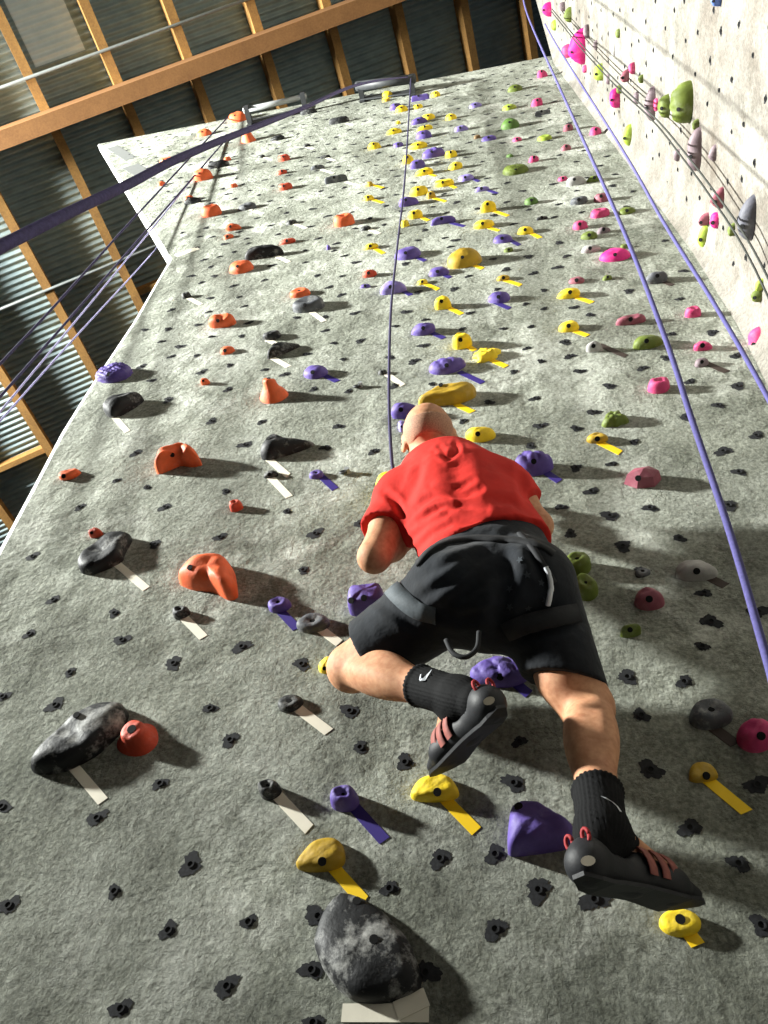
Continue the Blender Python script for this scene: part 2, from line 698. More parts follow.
SIDE = '''
C 68 5 98 52 h wedge
C 95 60 112 95 i mound
C 135 20 160 70 O shard
C 148 85 203 200 h cone
C 128 135 155 180 n mound
C 193 200 207 226 n chip
C 228 195 258 250 i mound
C 310 212 338 255 d wedge
C 335 192 357 230 n wedge
C 365 230 382 258 O chip
C 277 268 310 335 h wedge
C 298 262 315 290 O chip
C 318 383 347 452 i shard
C 383 265 420 375 v shard
C 413 303 428 345 n chip
C 425 290 465 365 O dome
C 463 248 537 382 O ribbed
C 533 367 555 403 O wedge
C 518 392 563 530 v shard
C 475 460 495 500 v shard
C 585 445 612 500 v cone
C 595 577 640 645 d cone
C 552 657 588 700 d wedge
C 593 655 622 707 h mound
C 655 687 680 730 O wedge
C 550 693 585 768 i shard
C 693 597 755 742 s cone
C 225 123 240 155 v shard
C 283 130 295 175 w shard
C 295 88 310 118 O mound
C 350 283 368 322 v mound
C 265 225 278 262 v shard
C 195 75 215 120 v wedge
C 120 5 140 35 v wedge
C 590 -20 625 20 B wedge
G 745 225 785 272 O dome
G 760 190 790 235 i wedge
G 740 350 800 438 n mound
'''
HOLES = '''Q 480 47 290 150 572 290 343 370 25 412 505 487 745 462 680 655 362 722
K 210 97 8 170 165 195 520 70 725 20 630 205 690 300 5 500
H 408 100 350 182 442 203 735 75 678 215 495 262 240 262 660 352 465 373 97 410 160 540 343 580 88 642 365 660
I 160 8 100 97 25 275 455 25 590 122 405 107 258 352 365 437 320 577 540 400 15 455
L 275 285 460 465 500 605 15 575 672 662
M 645 260 490 352 250 602 270 437 8 655 600 610 255 765
N 90 275 105 165 430 95 455 240 155 560 40 665 40 465 690 490 750 655 740 280 305 585 560 395 545 5
J 115 17 220 25 88 75 320 127 218 138 385 63 262 205 430 253 175 250 315 275 202 327 352 362 515 340 735 45 640 90 685 150 655 245 580 650 365 737 740 550 605 578 585 497 405 437
P 265 340 95 525
G 180 648 135 510 495 665 120 705 60 160 115 295 170 320 300 240 440 385 425 465 345 500 665 560 580 380 470 267 660 458 505 545 235 560 100 460 600 625 85 412 485 172 420 70 90 122 65 77
F 435 112 570 103 485 152 340 178 590 167 285 227 145 240 450 228 560 285 345 320 100 315 175 345 60 370 475 380 315 380 168 445 565 455 705 435 740 297 130 505 40 490 515 545 60 597 200 592 420 662 595 648 320 735 630 303 580 372 620 505 760 540 630 232 290 40 270 65 98 130
E 300 17 187 52 75 103 15 115 275 137 405 125 450 175 545 178 248 193 130 215 497 220 40 262 150 258 543 250 172 293 35 315 595 320 480 335 372 337 188 357 482 387 615 427 515 435 45 410 160 408 410 477 550 497 115 520 250 537 327 555 437 612 108 613 735 487 45 735 245 735 530 752 570 620 650 20 455 33 515 80 555 100 598 125
D 600 20 605 92 605 158 630 205 625 245 595 285 575 138 700 168 720 200 515 240 505 298 435 300 485 335 540 350 515 380 590 377 425 410 455 452 605 427 690 407 505 510 635 573 400 670'''

HC = {'o': ('orange', (232, 104, 56)), 'r': ('rust red', (200, 72, 44)), 'k': ('black', (21, 22, 25)), 'g': ('dark grey', (80, 82, 87)),
      'w': ('pale grey', (164, 162, 160)), 'y': ('yellow', (244, 208, 36)), 'm': ('mustard', (178, 144, 32)), 'b': ('brown', (112, 84, 46)),
      'p': ('purple', (92, 74, 150)), 'l': ('lavender', (134, 120, 190)), 'G': ('green', (78, 110, 44)), 'O': ('olive green', (94, 108, 36)),
      'i': ('lime green', (148, 168, 56)), 'n': ('pink', (198, 60, 112)), 'h': ('hot pink', (216, 34, 128)), 'd': ('dusty pink', (142, 76, 90)),
      'v': ('mauve', (116, 100, 106)), 'B': ('blue', (84, 116, 190)), 's': ('slate grey', (88, 88, 98))}
for c, (nm_, rgb) in HC.items():
    M['hold_' + c] = simple(nm_.replace(' ', '_') + '_hold', rgb, 0.62, 0.16, 22, 0.35, 0.004, chalk=0.4 if c in 'kg' else 0.12)
M['hold_chalky'] = simple('chalky_black_hold', (20, 21, 24), 0.6, 0.16, 22, 0.35, 0.004, chalk=0.8)
TAPEC = {'k': 'white', 'g': 'white', 'y': 'yellow', 'm': 'yellow', 'p': 'purple', 'l': 'purple', 'w': 'brown', 'v': 'brown', 'N 557 48': 'brown', 'G 350 173': 'brown'}
M['tape_white'] = simple('white_tape', (232, 226, 208), 0.7, 0.05, 20, 0.1, 0.001)
M['tape_yellow'] = simple('yellow_tape', (250, 206, 20), 0.6, 0.05, 20, 0.1, 0.001)
M['tape_purple'] = simple('purple_tape', (50, 34, 118), 0.6, 0.08, 20, 0.1, 0.001)
M['tape_brown'] = simple('brown_tape', (58, 46, 40), 0.7, 0.08, 20, 0.1, 0.001)
M['tape_grey'] = simple('grey_tape', (112, 114, 112), 0.7, 0.08, 20, 0.1, 0.001)

SHAPE = {'mound': 'domed', 'jug': 'lipped', 'chip': 'nub', 'pocket': 'pocketed', 'wedge': 'wedge', 'spike': 'horn', 'long': 'flat', 'slab': 'ledge',
         'bean': 'bean shaped', 'ribbed': 'grooved', 'dome': 'rounded', 'brain': 'bumpy', 'ring': 'ringed', 'saddle': 'saddle', 'edge': 'edge',
         'star': 'knobbly', 'horn': 'tapering', 'spire': 'tower', 'flake': 'flake', 'arch': 'arched', 'blade': 'fin', 'block': 'block',
         'shield': 'shield shaped', 'halfmoon': 'half-moon', 'leaf': 'leaf shaped', 'facet': 'faceted', 'prow': 'three-cornered', 'disc': 'round', 'cone': 'pointed', 'shard': 'shard'}
ASP = {'long': 0.5, 'slab': 0.6, 'bean': 0.5, 'wedge': 0.65, 'ribbed': 0.6, 'spike': 0.9, 'spire': 0.85, 'arch': 0.6, 'saddle': 0.6, 'edge': 0.45,
       'star': 0.8, 'block': 0.7, 'halfmoon': 0.75, 'disc': 1.0, 'dome': 0.8}
PFIX = {'shield': 0.26, 'leaf': 0.2, 'horn': 0.3, 'flake': 0.4, 'facet': 0.45, 'prow': 0.5, 'blade': 0.4, 'arch': 0.5, 'slab': 0.3}
POLY = {'M 258 365': [(335, 365), (410, 395), (470, 440), (540, 520), (575, 600), (588, 665), (540, 690), (470, 706), (400, 700), (340, 660), (285, 590), (258, 520), (270, 450), (300, 395)],
        'H 233 333': [(233, 430), (245, 395), (310, 340), (350, 335), (395, 350), (390, 400), (393, 430), (350, 450), (300, 463), (255, 455)],
        'I 155 53': [(155, 140), (158, 90), (172, 62), (200, 53), (250, 80), (365, 100), (330, 120), (250, 145), (190, 157)],
        'E 258 430': [(258, 495), (268, 455), (280, 436), (310, 430), (385, 435), (340, 465), (280, 494)],
        'F 147 582': [(147, 650), (200, 605), (270, 583), (340, 588), (370, 610), (360, 650), (300, 680), (220, 672), (160, 662)],
        'N 73 322': [(73, 468), (90, 345), (125, 322), (175, 335), (255, 410), (250, 455), (160, 468)],
        'D 308 485': [(310, 520), (330, 495), (370, 487), (433, 490), (420, 520), (385, 555), (355, 565), (325, 545)],
        'H 535 400': [(535, 460), (575, 412), (610, 402), (660, 412), (690, 450), (715, 530), (695, 542), (640, 505), (580, 490)],
        'K 92 185': [(92, 402), (108, 330), (185, 235), (270, 185), (360, 190), (392, 225), (385, 285), (325, 360), (235, 408), (150, 416)],
        'D 463 637': [(463, 725), (475, 680), (505, 642), (550, 638), (590, 675), (607, 712), (570, 715), (535, 695), (505, 715), (480, 733)]}


def outline_from_poly(pl, nn):
    P = np.array(pl, float) * [1, -1]
    lo, hi = P.min(0), P.max(0)
    P = (P - (lo + hi) / 2) / (hi - lo)
    c = P.mean(0)
    # closed Catmull-Rom through the corners, then even arc steps starting at angle zero
    Q = []
    L = len(P)
    for i in range(L):
        a, b, d, e = P[i - 1], P[i], P[(i + 1) % L], P[(i + 2) % L]
        for k in range(8):
            t = k / 8
            cr = 0.5 * (2 * b + (d - a) * t + (2 * a - 5 * b + 4 * d - e) * t * t + (3 * b - a - 3 * d + e) * t ** 3)
            Q.append(0.45 * cr + 0.55 * (b * (1 - t) + d * t))
    Q = np.array(Q)
    if np.sum(Q[:, 0] * np.roll(Q[:, 1], -1) - Q[:, 1] * np.roll(Q[:, 0], -1)) < 0:
        Q = Q[::-1]
    s = np.r_[0, np.cumsum(np.linalg.norm(np.roll(Q, -1, 0) - Q, axis=1))]
    x = np.linspace(0, s[-1], nn, endpoint=False)
    Q2 = np.vstack([Q, Q[:1]])
    R = np.stack([np.interp(x, s, Q2[:, 0]), np.interp(x, s, Q2[:, 1])], 1)
    k0 = np.argmin(np.abs(np.arctan2(R[:, 1] - c[1], R[:, 0] - c[0])))
    return np.roll(R, -k0, 0), c


def unit_hold(kind, seed, K, nn, poly=None, turn=False):
    """rings of a mound; u, v across the wall (-.5 to .5), n out of it (0 to 1)"""
    rng = random.Random(seed)
    ph = [rng.uniform(0, 6.28) for _ in range(12)]
    th = np.linspace(0, 2 * np.pi, nn, endpoint=False)
    c0 = np.zeros(2)
    if poly:
        O, c0 = outline_from_poly(poly, nn)
        O = O - c0
    else:
        a = {'chip': 0.10, 'star': 0.16, 'disc': 0.0, 'ring': 0.02, 'dome': 0.03, 'facet': 0.05}.get(kind, 0.06)
        r = 1 + a * np.sin(2 * th + ph[0]) + a * 0.7 * np.sin(3 * th + ph[1])
        if kind == 'star':
            r += 0.15 * np.cos(5 * th + ph[2])
        sx, sy = np.cos(th), np.sin(th)
        if kind == 'block':
            pw = 0.45
            sx, sy = np.sign(sx) * np.abs(sx) ** pw, np.sign(sy) * np.abs(sy) ** pw
        if kind == 'halfmoon':
            sy = np.where(sy < 0, sy * 0.45, sy)
            sx = np.sign(sx) * np.abs(sx) ** 0.85
        if kind in ('wedge', 'edge'):
            sy = np.where(sy < 0, sy * 0.75, sy)
        if kind in ('shard', 'cone'):
            tt = th - np.pi / 2 if turn else th
            r = r * (0.75 + 0.35 * np.maximum(0, np.sin(tt)) ** 3 + 0.55 * np.maximum(0, -np.sin(tt)) ** 4)
        O = 0.5 * np.stack([sx * r, sy * r], 1)
    e1, e2 = {'mound': (0.7, 0.9), 'wedge': (0.8, 0.8), 'chip': (0.55, 0.8), 'pocket': (0.45, 0.8), 'jug': (0.5, 0.75), 'long': (0.7, 0.6),
              'slab': (0.28, 0.6), 'bean': (0.6, 0.8), 'ribbed': (0.65, 0.85), 'dome': (0.75, 0.95), 'brain': (0.65, 0.85), 'ring': (0.4, 0.7),
              'saddle': (0.5, 0.8), 'edge': (0.5, 0.7), 'star': (0.7, 0.9), 'horn': (0.6, 0.85), 'flake': (0.6, 0.7), 'arch': (0.45, 0.8),
              'blade': (0.55, 0.8), 'block': (0.3, 0.7), 'shield': (0.42, 0.8), 'halfmoon': (0.45, 0.75), 'leaf': (0.55, 0.8), 'facet': (0.5, 1.0), 'prow': (0.36, 0.9),
              'disc': (0.32, 0.6), 'cone': (1.3, 1.1), 'shard': (0.9, 0.9)}.get(kind, (0.6, 0.8))
    lean = {'wedge': (rng.uniform(-.12, .12), -0.12), 'jug': (0, -0.16), 'edge': (0, -0.1), 'cone': (0, -0.1), 'saddle': (0, -0.1)}.get(kind, (0, 0))
    if kind in ('spike', 'spire'):
        prof = [(1, 0), (.95, .08), (.88, .18), (.79, .3), (.71, .43), (.65, .57), (.61, .7), (.58, .83), (.53, .93), (.4, .99), (.15, 1.0)]
        if kind == 'spire':
            prof = [(1, 0), (.97, .08), (.9, .18), (.82, .3), (.7, .42), (.55, .55), (.46, .7), (.43, .85), (.4, .94), (.32, .99), (.15, 1.0)]
        if K < 8:
            prof = prof[::2] + [prof[-1]]
    else:
        prof = []
        for k in range(K):
            t = 0.5 * np.pi * (k / K)
            prof.append((max(0.02, np.cos(t)) ** e1, np.sin(t) ** e2))
        prof.append((0.06, 1.0))
    V = []
    for rad, hh in prof:
        x = c0[0] + O[:, 0] * rad + lean[0] * hh
        y = c0[1] + O[:, 1] * rad + lean[1] * hh
        V.append(np.stack([x, y, np.full(nn, hh)], 1))
    V = np.array(V)
    tip = V[-1].mean(0)
    u, v, n = V[..., 0].copy(), V[..., 1].copy(), V[..., 2].copy()
    if kind in ('pocket', 'ring'):
        n -= (0.42 if kind == 'ring' else 0.3) * np.exp(-((u - 0.02) ** 2 + (v + 0.03) ** 2) / (0.15 ** 2)) * n
    if kind == 'jug':
        n -= 0.35 * np.exp(-((u) ** 2 / 0.05 + (v - 0.10) ** 2 / 0.012)) * n
    if kind in ('arch', 'saddle', 'blade'):
        n -= {'arch': 0.6, 'saddle': 0.32, 'blade': 0.2}[kind] * np.exp(-((u - 0.05) ** 2) / 0.014) * n * np.clip(0.6 - v * 2.0, 0, 1)
    if kind == 'slab':
        n -= 0.35 * np.exp(-((u + 0.05) ** 2 / 0.06 + (v + 0.02) ** 2 / 0.015)) * n
    if kind == 'shield':
        n -= 0.22 * np.exp(-((u + v * 0.9 + 0.1) ** 2) / 0.02) * np.exp(-((u - v) ** 2) / 0.2) * n
    if kind == 'ribbed':
        n *= 1 - 0.13 * (0.5 + 0.5 * np.cos(u * 22 + v * 5 + ph[4])) ** 4
    if kind == 'brain':
        n *= 1 + 0.13 * np.sin(u * 38 + ph[3]) * np.sin(v * 38 + ph[4])
        u *= 1 + 0.05 * np.sin(n * 20 + v * 30)
    if kind == 'star':
        n *= 1 + 0.2 * np.sin(u * 16 + ph[3]) * np.sin(v * 16 + ph[4])
    if kind == 'horn':
        n *= np.clip(1.05 - 0.75 * (u + 0.25), 0.25, 1.0)
    if kind == 'leaf':
        n *= np.clip(0.78 - 0.45 * v, 0.3, 1)
    if kind == 'bean':
        v += 0.12 * np.cos(u * 4)
    am = {'facet': 0, 'disc': 0.01}.get(kind, 0.035)
    q = am * (np.sin(u * 9 + ph[5] + v * 6) + np.sin(v * 11 + ph[6]) + 0.6 * np.sin((u - v) * 19 + ph[7] + n * 5))
    n = n * (1 + q)
    u = u + 0.4 * q * np.sign(u) * np.minimum(1, n * 4) * 0.3
    V = np.stack([u, v, np.maximum(n, 0)], -1)
    V[0, :, 2] = 0
    t2 = V[-1].mean(0)
    verts = np.vstack([V.reshape(-1, 3), t2[None]])
    faces = []
    R_ = len(prof)
    for k in range(R_ - 1):
        for j in range(nn):
            j2 = (j + 1) % nn
            faces.append((k * nn + j, k * nn + j2, (k + 1) * nn + j2, (k + 1) * nn + j))
    for j in range(nn):
        faces.append(((R_ - 1) * nn + j, (R_ - 1) * nn + (j + 1) % nn, R_ * nn))
    lo, hi = verts.min(0), verts.max(0)
    verts[:, 0] = (verts[:, 0] - (lo[0] + hi[0]) / 2) / (hi[0] - lo[0])
    verts[:, 1] = (verts[:, 1] - (lo[1] + hi[1]) / 2) / (hi[1] - lo[1])
    verts[:, 2] /= hi[2]
    return verts, faces, R_


FR = {'main': (np.array([0, 0, 0.0]), np.array([1.0, 0, 0]), np.array([0, 0, 1.0]), np.array([0, -1.0, 0])),
      'side': (np.array([1.14, 0, 0.0]), np.array([0, -1.0, 0]), np.array([0, 0, 1.0]), np.array([-1.0, 0, 0]))}


def foot_x(z):                              # how far the right wall has turned out at height z
    return float(np.interp(z, [0, 3.2, 4.0, 4.6, 5.4], [0.12, 0.12, 0.08, 0.03, 0.0]))


def wall_hit(w, px, py):
    return at(px, py, 0) if w == 'main' else at_x(px, py, 1.14)


def parse(txt):
    out = []
    for ln in txt.strip().splitlines():
        t = ln.split()
        x0, y0, s = ZONE[t[0]]
        g = [float(q) for q in t[1:5]]
        h = dict(key=' '.join(t[:3]), box=[x0 + g[0] / s, y0 + g[1] / s, x0 + g[2] / s, y0 + g[3] / s], c=t[5], kind=t[6], tape=None)
        if len(t) > 7:
            g = [float(q) for q in t[8:12]]
            h['tape'] = [x0 + g[0] / s, y0 + g[1] / s, x0 + g[2] / s, y0 + g[3] / s]
        out.append(h)
    return out


HOLDS = [dict(h, wall='main') for h in parse(MAIN)] + [dict(h, wall='side') for h in parse(SIDE)]
for idx, h in enumerate(HOLDS):
    x0, y0, x1, y1 = h['box']
    pw = x1 - x0
    K, nn = (14, 36) if pw > 36 else ((9, 22) if pw > 14 else (5, 12))
    if h['kind'] == 'facet':
        K, nn = (2, 9) if h['key'] in POLY else (2, 6)
    if h['kind'] == 'brain':
        K, nn = 16, 44
    vs, fs, R_ = unit_hold(h['kind'], idx * 7 + 3, K, nn, POLY.get(h['key']), h['wall'] == 'side')
    O_, U, V_, Nn = FR[h['wall']]
    ctr = wall_hit(h['wall'], (x0 + x1) / 2, y1 if h['wall'] == 'main' else (y0 + y1) / 2)
    dep = ((ctr - CAM) @ ROT)[2]
    w = pw * dep / FPX
    asp = ASP.get(h['kind'], 0.75)
    if h['wall'] == 'side':
        w = (y1 - y0) * dep / FPX
        aside = {'shard': 0.42, 'cone': 0.6, 'ribbed': 0.75}.get(h['kind'], 0.75)
        hh, p = aside * w, 0.4 * w
    else:
        hh, p = w * asp, w * 0.5
    for it in range(14):
        P = ctr + np.outer(vs[:, 0] * w, U) + np.outer(vs[:, 1] * hh, V_) + np.outer(vs[:, 2] * p, Nn)
        q, dd = proj(P)
        b0, b1 = q.min(0), q.max(0)
        rw = (x1 - x0) / max(0.5, b1[0] - b0[0])
        rh = (y1 - y0) / max(0.5, b1[1] - b0[1])
        rw, rh = min(max(rw, 0.6), 1.6), min(max(rh, 0.6), 1.6)
        if h['wall'] == 'side':                       # along this wall the photo's vertical runs into the hall
            w *= rh
            hh = w * aside
            p = min(max(p * rw, 0.15 * w), 0.9 * w)
        elif h['kind'] in PFIX:
            w, hh = w * rw, hh * rh
            p = PFIX[h['kind']] * w
        else:
            w *= rw
            if 0.28 * w < p * rh < (1.3 if h['kind'] in ('spike', 'spire') else 0.75) * w:
                p *= rh
                hh = hh * rw
            else:
                p = min(max(p * rh, 0.28 * w), 0.75 * w)
                hh *= rh
                hh = max(hh, 0.25 * w)
        cq, _ = proj(ctr)
        t = cq[0] + np.array([(x0 + x1) / 2 - (b0[0] + b1[0]) / 2, (y1 - b1[1]) if h['wall'] == 'main' else ((y0 + y1) / 2 - (b0[1] + b1[1]) / 2)])
        ctr = wall_hit(h['wall'], t[0], t[1])
    h.update(ctr=ctr, w=w, h=hh, p=p, cx=(x0 + x1) / 2, cy=(y0 + y1) / 2, pw=pw)
    loc = np.array(ctr)
    if h['wall'] == 'side':
        loc[0] -= foot_x(loc[2])
    L = np.outer(vs[:, 0] * w, U) + np.outer(vs[:, 1] * hh, V_) + np.outer(vs[:, 2] * p, Nn)
    o = mesh('climbing_hold', L, fs, M['hold_chalky' if h['kind'] in ('leaf', 'shield') and h['c'] == 'k' else 'hold_' + h['c']], smooth=h['kind'] != 'facet')
    o.location = tuple(loc)
    h['obj'] = o
    # bolt hole(s), seen on the side that faces down
    if pw > 9 and h['kind'] not in ('star', 'flake', 'long'):
        spots = [(0.62, 0.75)]
        if h['kind'] in ('leaf', 'shield', 'horn', 'blade'):
            spots = [(0.85, 0.48)] if h['kind'] != 'leaf' else [(0.93, 0.04), (0.5, 0.27)]
        if h['kind'] == 'shield':
            spots = [(0.88, 0.36)]
        if h['kind'] in ('spike', 'spire', 'disc', 'ring', 'pocket', 'block'):
            spots = [(1.0, 0.75)]
        if h['kind'] == 'prow':
            spots = [(0.84, 0.36)]
        if h['kind'] == 'halfmoon':
            spots = [(0.82, 0.8)]
        if h['kind'] == 'block':
            spots = [(0.8, 0.75), (0.6, 0.62)]
        for fr, an in spots:
            j = int(an * nn) % nn
            k = min(R_ - 1, max(1, int(fr * (R_ - 1))))
            cpt = L[-1] if fr >= 1 else L[k * nn + j]
            a_ = L[k * nn + (j + 2) % nn] - L[k * nn + (j - 2) % nn]
            b_ = L[min(R_ - 1, k + 1) * nn + j] - L[(k - 1) * nn + j]
            nv = np.cross(a_, b_)
            nv = Nn if fr >= 1 or np.linalg.norm(nv) < 1e-9 else nrm(nv)
            if nv.dot(Nn) < 0:
                nv = -nv
            nv = nrm(nv + 0.35 * Nn + 0.15 * np.array([0, 0, -1.0]))
            rr = min(0.0125 if h['kind'] == 'spike' else 0.0095, 0.13 * w)
            sx = nrm(np.cross(nv, [0.1, 0.2, 1.0]))
            sy = np.cross(nv, sx)
            ring = [cpt + rr * (math.cos(a) * sx + math.sin(a) * sy) for a in np.linspace(0, 2 * np.pi, 12, endpoint=False)]
            vv = [c - nv * 0.004 for c in ring] + [c + nv * 0.0022 for c in ring]
            ff = [(i, (i + 1) % 12, 12 + (i + 1) % 12, 12 + i) for i in range(12)] + [tuple(range(12, 24))]
            mesh('bolt_hole', vv, ff, M['hole'], o, smooth=False)

# tape strips stuck to the wall
TAPES = []


def strip(a, b, width, mat, skew=0.0):
    d = nrm(b - a)
    s = np.cross(d, np.array([0, -1.0, 0]))
    s = nrm(s) * width / 2
    o3 = np.array([0, -0.0016, 0])
    c = (a + b) / 2
    P = [a + s, b + s + d * skew, b - s - d * skew, a - s]
    v = [p - c + o3 for p in P] + [p - c for p in P]
    o = mesh('tape_strip', v, [(3, 2, 1, 0), (0, 1, 5, 4), (1, 2, 6, 5), (2, 3, 7, 6), (3, 0, 4, 7)], mat, smooth=False)
    o.location = tuple(c)
    return o


for h in HOLDS:
    if h['tape']:
        a, b = at(h['tape'][0], h['tape'][1], 0), at(h['tape'][2], h['tape'][3], 0)
        d = nrm(b - a)
        wd = 0.027
        col_ = TAPEC.get(h['key'], TAPEC.get(h['c'], 'white'))
        o = strip(a - d * 0.02, b - d * wd * 0.3, wd, M['tape_' + col_], random.uniform(-0.004, 0.004))
        h['tape_obj'] = (o, col_)
extra = [((342, 1013), (429, 1013), 0.032, 'white', 'white tape piece lying level below the black leaf shaped hold at the bottom edge'),
         ((396, 1012), (427, 997), 0.034, 'white', 'white tape piece slanting up under the black leaf shaped hold at the bottom edge'),
         ((112, 147), (131, 159), 0.12, 'grey', 'upper grey tape patch on the flared top left corner of the wall'),
         ((130, 166), (142, 173), 0.16, 'grey', 'lower grey tape patch on the flared top left corner of the wall'),
         ((176, 256), (198, 248), 0.07, 'white', 'white tape scrap at the inward corner of the wall left edge')]
for k_, (a, b, wd, c, lab) in enumerate(extra):
    o = strip(at(*a, 0) + np.array([0, -0.002 * (k_ == 1), 0]), at(*b, 0) + np.array([0, -0.002 * (k_ == 1), 0]), wd, M['tape_' + c])
    tag(o, lab, 'tape')


# ---- wording: colour, size and shape, then what tells a hold from its look-alikes
def size_word(h):
    w = h['w']
    return 'tiny' if w < 0.06 else 'small' if w < 0.105 else 'medium' if w < 0.17 else 'large'


def desc(h):
    s = size_word(h)
    return (s + ' ' if s != 'medium' else '') + HC[h['c']][0] + ' ' + SHAPE[h['kind']]


def region(h):
    if h['wall'] == 'side':
        return 'on the pale right wall'
    y = h['cy']
    v = 'near the wall top' if y < 165 else 'high up' if y < 290 else 'mid wall' if y < 480 else 'low down'
    x = h['cx']
    return v + (', left' if x < 250 else ', centre' if x < 500 else ', right')


def rel(a, b):
    dx, dy = b['cx'] - a['cx'], b['cy'] - a['cy']
    d = math.hypot(dx, dy)
    if abs(dx) > 1.6 * abs(dy):
        return ('left of' if dx > 0 else 'right of'), d
    if abs(dy) > 1.6 * abs(dx):
        return ('below' if dy < 0 else 'above'), d
    return (('below' if dy < 0 else 'above') + (' left of' if dx > 0 else ' right of')), d


def word_label(h):
    D, Rg = desc(h), region(h)
    like = [g for g in HOLDS if g is not h and g['wall'] == h['wall'] and desc(g) == D]
    tape = ' with ' + TAPEC.get(h['key'], TAPEC.get(h['c'], 'white')) + ' tape' if h['tape'] else ''
    if not like:
        return f"{D} hold{tape} {Rg if h['wall'] == 'side' else 'on the grey wall, ' + Rg}"
    if not [g for g in like if region(g) == Rg]:
        return f"{D} hold{tape}, the only one {Rg}" if False else f"{D} hold{tape} {Rg if h['wall'] == 'side' else 'on the grey wall, ' + Rg}"
    nb = sorted([g for g in HOLDS if g is not h and g['wall'] == h['wall']], key=lambda g: rel(h, g)[1])[:9]

    def holds_true(x, n, r, dmax):
        return any(g is not x and g['wall'] == x['wall'] and desc(g) == n and rel(x, g)[0] == r and rel(x, g)[1] <= dmax * 1.25 for g in HOLDS)
    same = [g for g in like if region(g) == Rg]
    for g in nb:
        if desc(g) == D:
            continue
        r, d = rel(h, g)
        if not any(holds_true(x, desc(g), r, d) for x in same):
            s = f"{D} hold just {r} {'an' if desc(g)[0] in 'aeiou' else 'a'} {desc(g)} one, {Rg.replace('on the ', '')}"
            if len(s.split()) <= 16:
                return s
    for g in nb:
        for g2 in nb:
            if g2 is g:
                continue
            r, d = rel(h, g)
            r2, d2 = rel(h, g2)
            if not any(holds_true(x, desc(g), r, d) and holds_true(x, desc(g2), r2, d2) for x in same):
                s = f"{D} hold {r} {desc(g)} one and {r2} {desc(g2)} one"
                if len(s.split()) <= 16:
                    return s
    return None


used = {}
for h in HOLDS:
    h['label'] = word_label(h) or f"{desc(h)} hold {region(h)}"
    if h['label'] in used:
        g = used[h['label']]
        print('SAME LABEL', h['label'], h['key'], g['key'])
    used[h['label']] = h
    grp = HC[h['c']][0] + ' climbing holds on the ' + ('grey wall' if h['wall'] == 'main' else 'pale right wall')
    tag(h['obj'], h['label'], 'climbing hold', grp)
    if h.get('tape_obj'):
        o, c = h['tape_obj']
        lb = h['label'].replace(' with ' + c + ' tape', '').split()
        lab = f"{c} tape by the " + ' '.join(lb[:12]).rstrip(',')
        if len(lb) > 12 or lab in used:
            r = [x for x in lb if x not in ('the', 'a', 'an', 'just')]
            lab = f"{c} tape by " + ' '.join(r[:13]).rstrip(',')
        if lab in used:
            print('SAME TAPE', lab)
        used[lab] = h
        tag(o, lab, 'tape', c + ' tape strips marking a route')

# ------------------------------------------------------------------ empty bolt holes in the wall (parts of it)
spots = []
for ln in HOLES.strip().splitlines():
    t = ln.split()
    x0, y0, s = ZONE[t[0]]
    g = [float(q) for q in t[1:]]
    spots += [(x0 + g[i] / s, y0 + g[i + 1] / s) for i in range(0, len(g), 2)]
HP = [at(x, y, 0) for x, y in spots]
keep = []
for p in HP:
    if all(np.linalg.norm(p - q) > 0.03 for q in keep):
        keep.append(p)
HP = keep


def clear(p):
    return all(abs(p[0] - h['ctr'][0]) > 0.5 * h['w'] + 0.02 or abs(p[2] - h['ctr'][2]) > 0.5 * h['h'] + 0.02 for h in HOLDS if h['wall'] == 'main')


rng = random.Random(11)
row = 0
z = 6.2
while z < 10.9:
    x = -3.5 + (0.1 if row % 2 else 0)
    while x < 1.1:
        p = np.array([x + rng.uniform(-0.03, 0.03), 0, z + rng.uniform(-0.03, 0.03)])
        lim = -1.9 if z < 6.75 else -1.9 - (z - 6.75) * 0.45
        if p[0] > lim + 0.12 and p[0] < 1.08 and clear(p) and rng.random() < 0.85:
            if all(np.linalg.norm(p - q) > 0.09 for q in HP):
                HP.append(p)
        x += 0.2
    z += 0.2
    row += 1


def splat(q, p, rng, axes):
    U, V_, Nn = axes
    nn = 44
    R0_ = rng.uniform(0.015, 0.025) * (1 if axes[0][0] else 0.6)
    p1, p2, p3 = (rng.uniform(0, 6.28) for _ in range(3))
    vs = [p + Nn * 0.0012]
    for k in range(nn):
        a = 2 * math.pi * k / nn
        r = R0_ * (1 + 0.22 * math.sin(2 * a + p1) + 0.16 * math.sin(3 * a + p2) + 0.07 * math.sin(7 * a + p3) + 0.05 * math.sin(13 * a + p1 * 2)) * rng.uniform(0.9, 1.1)
        vs.append(p + U * r * math.cos(a) * 1.1 + V_ * r * math.sin(a) * 0.95 + Nn * 0.0012)
    q.add(vs, [(0, 1 + k, 1 + (k + 1) % nn) for k in range(nn)], 0)
    vs = []
    for rr, hgt in ((0.0085, 0.0015), (0.0095, 0.004), (0.0065, 0.004), (0.006, 0.0018)):
        for k in range(10):
            a = 2 * math.pi * k / 10
            vs.append(p + rr * (U * math.cos(a) + V_ * math.sin(a)) + Nn * hgt)
    fs = [(i * 10 + k, i * 10 + (k + 1) % 10, (i + 1) * 10 + (k + 1) % 10, (i + 1) * 10 + k) for i in range(3) for k in range(10)]
    q.add(vs, fs, 0)
    q.add(vs[30:], [tuple(range(10))], 1)


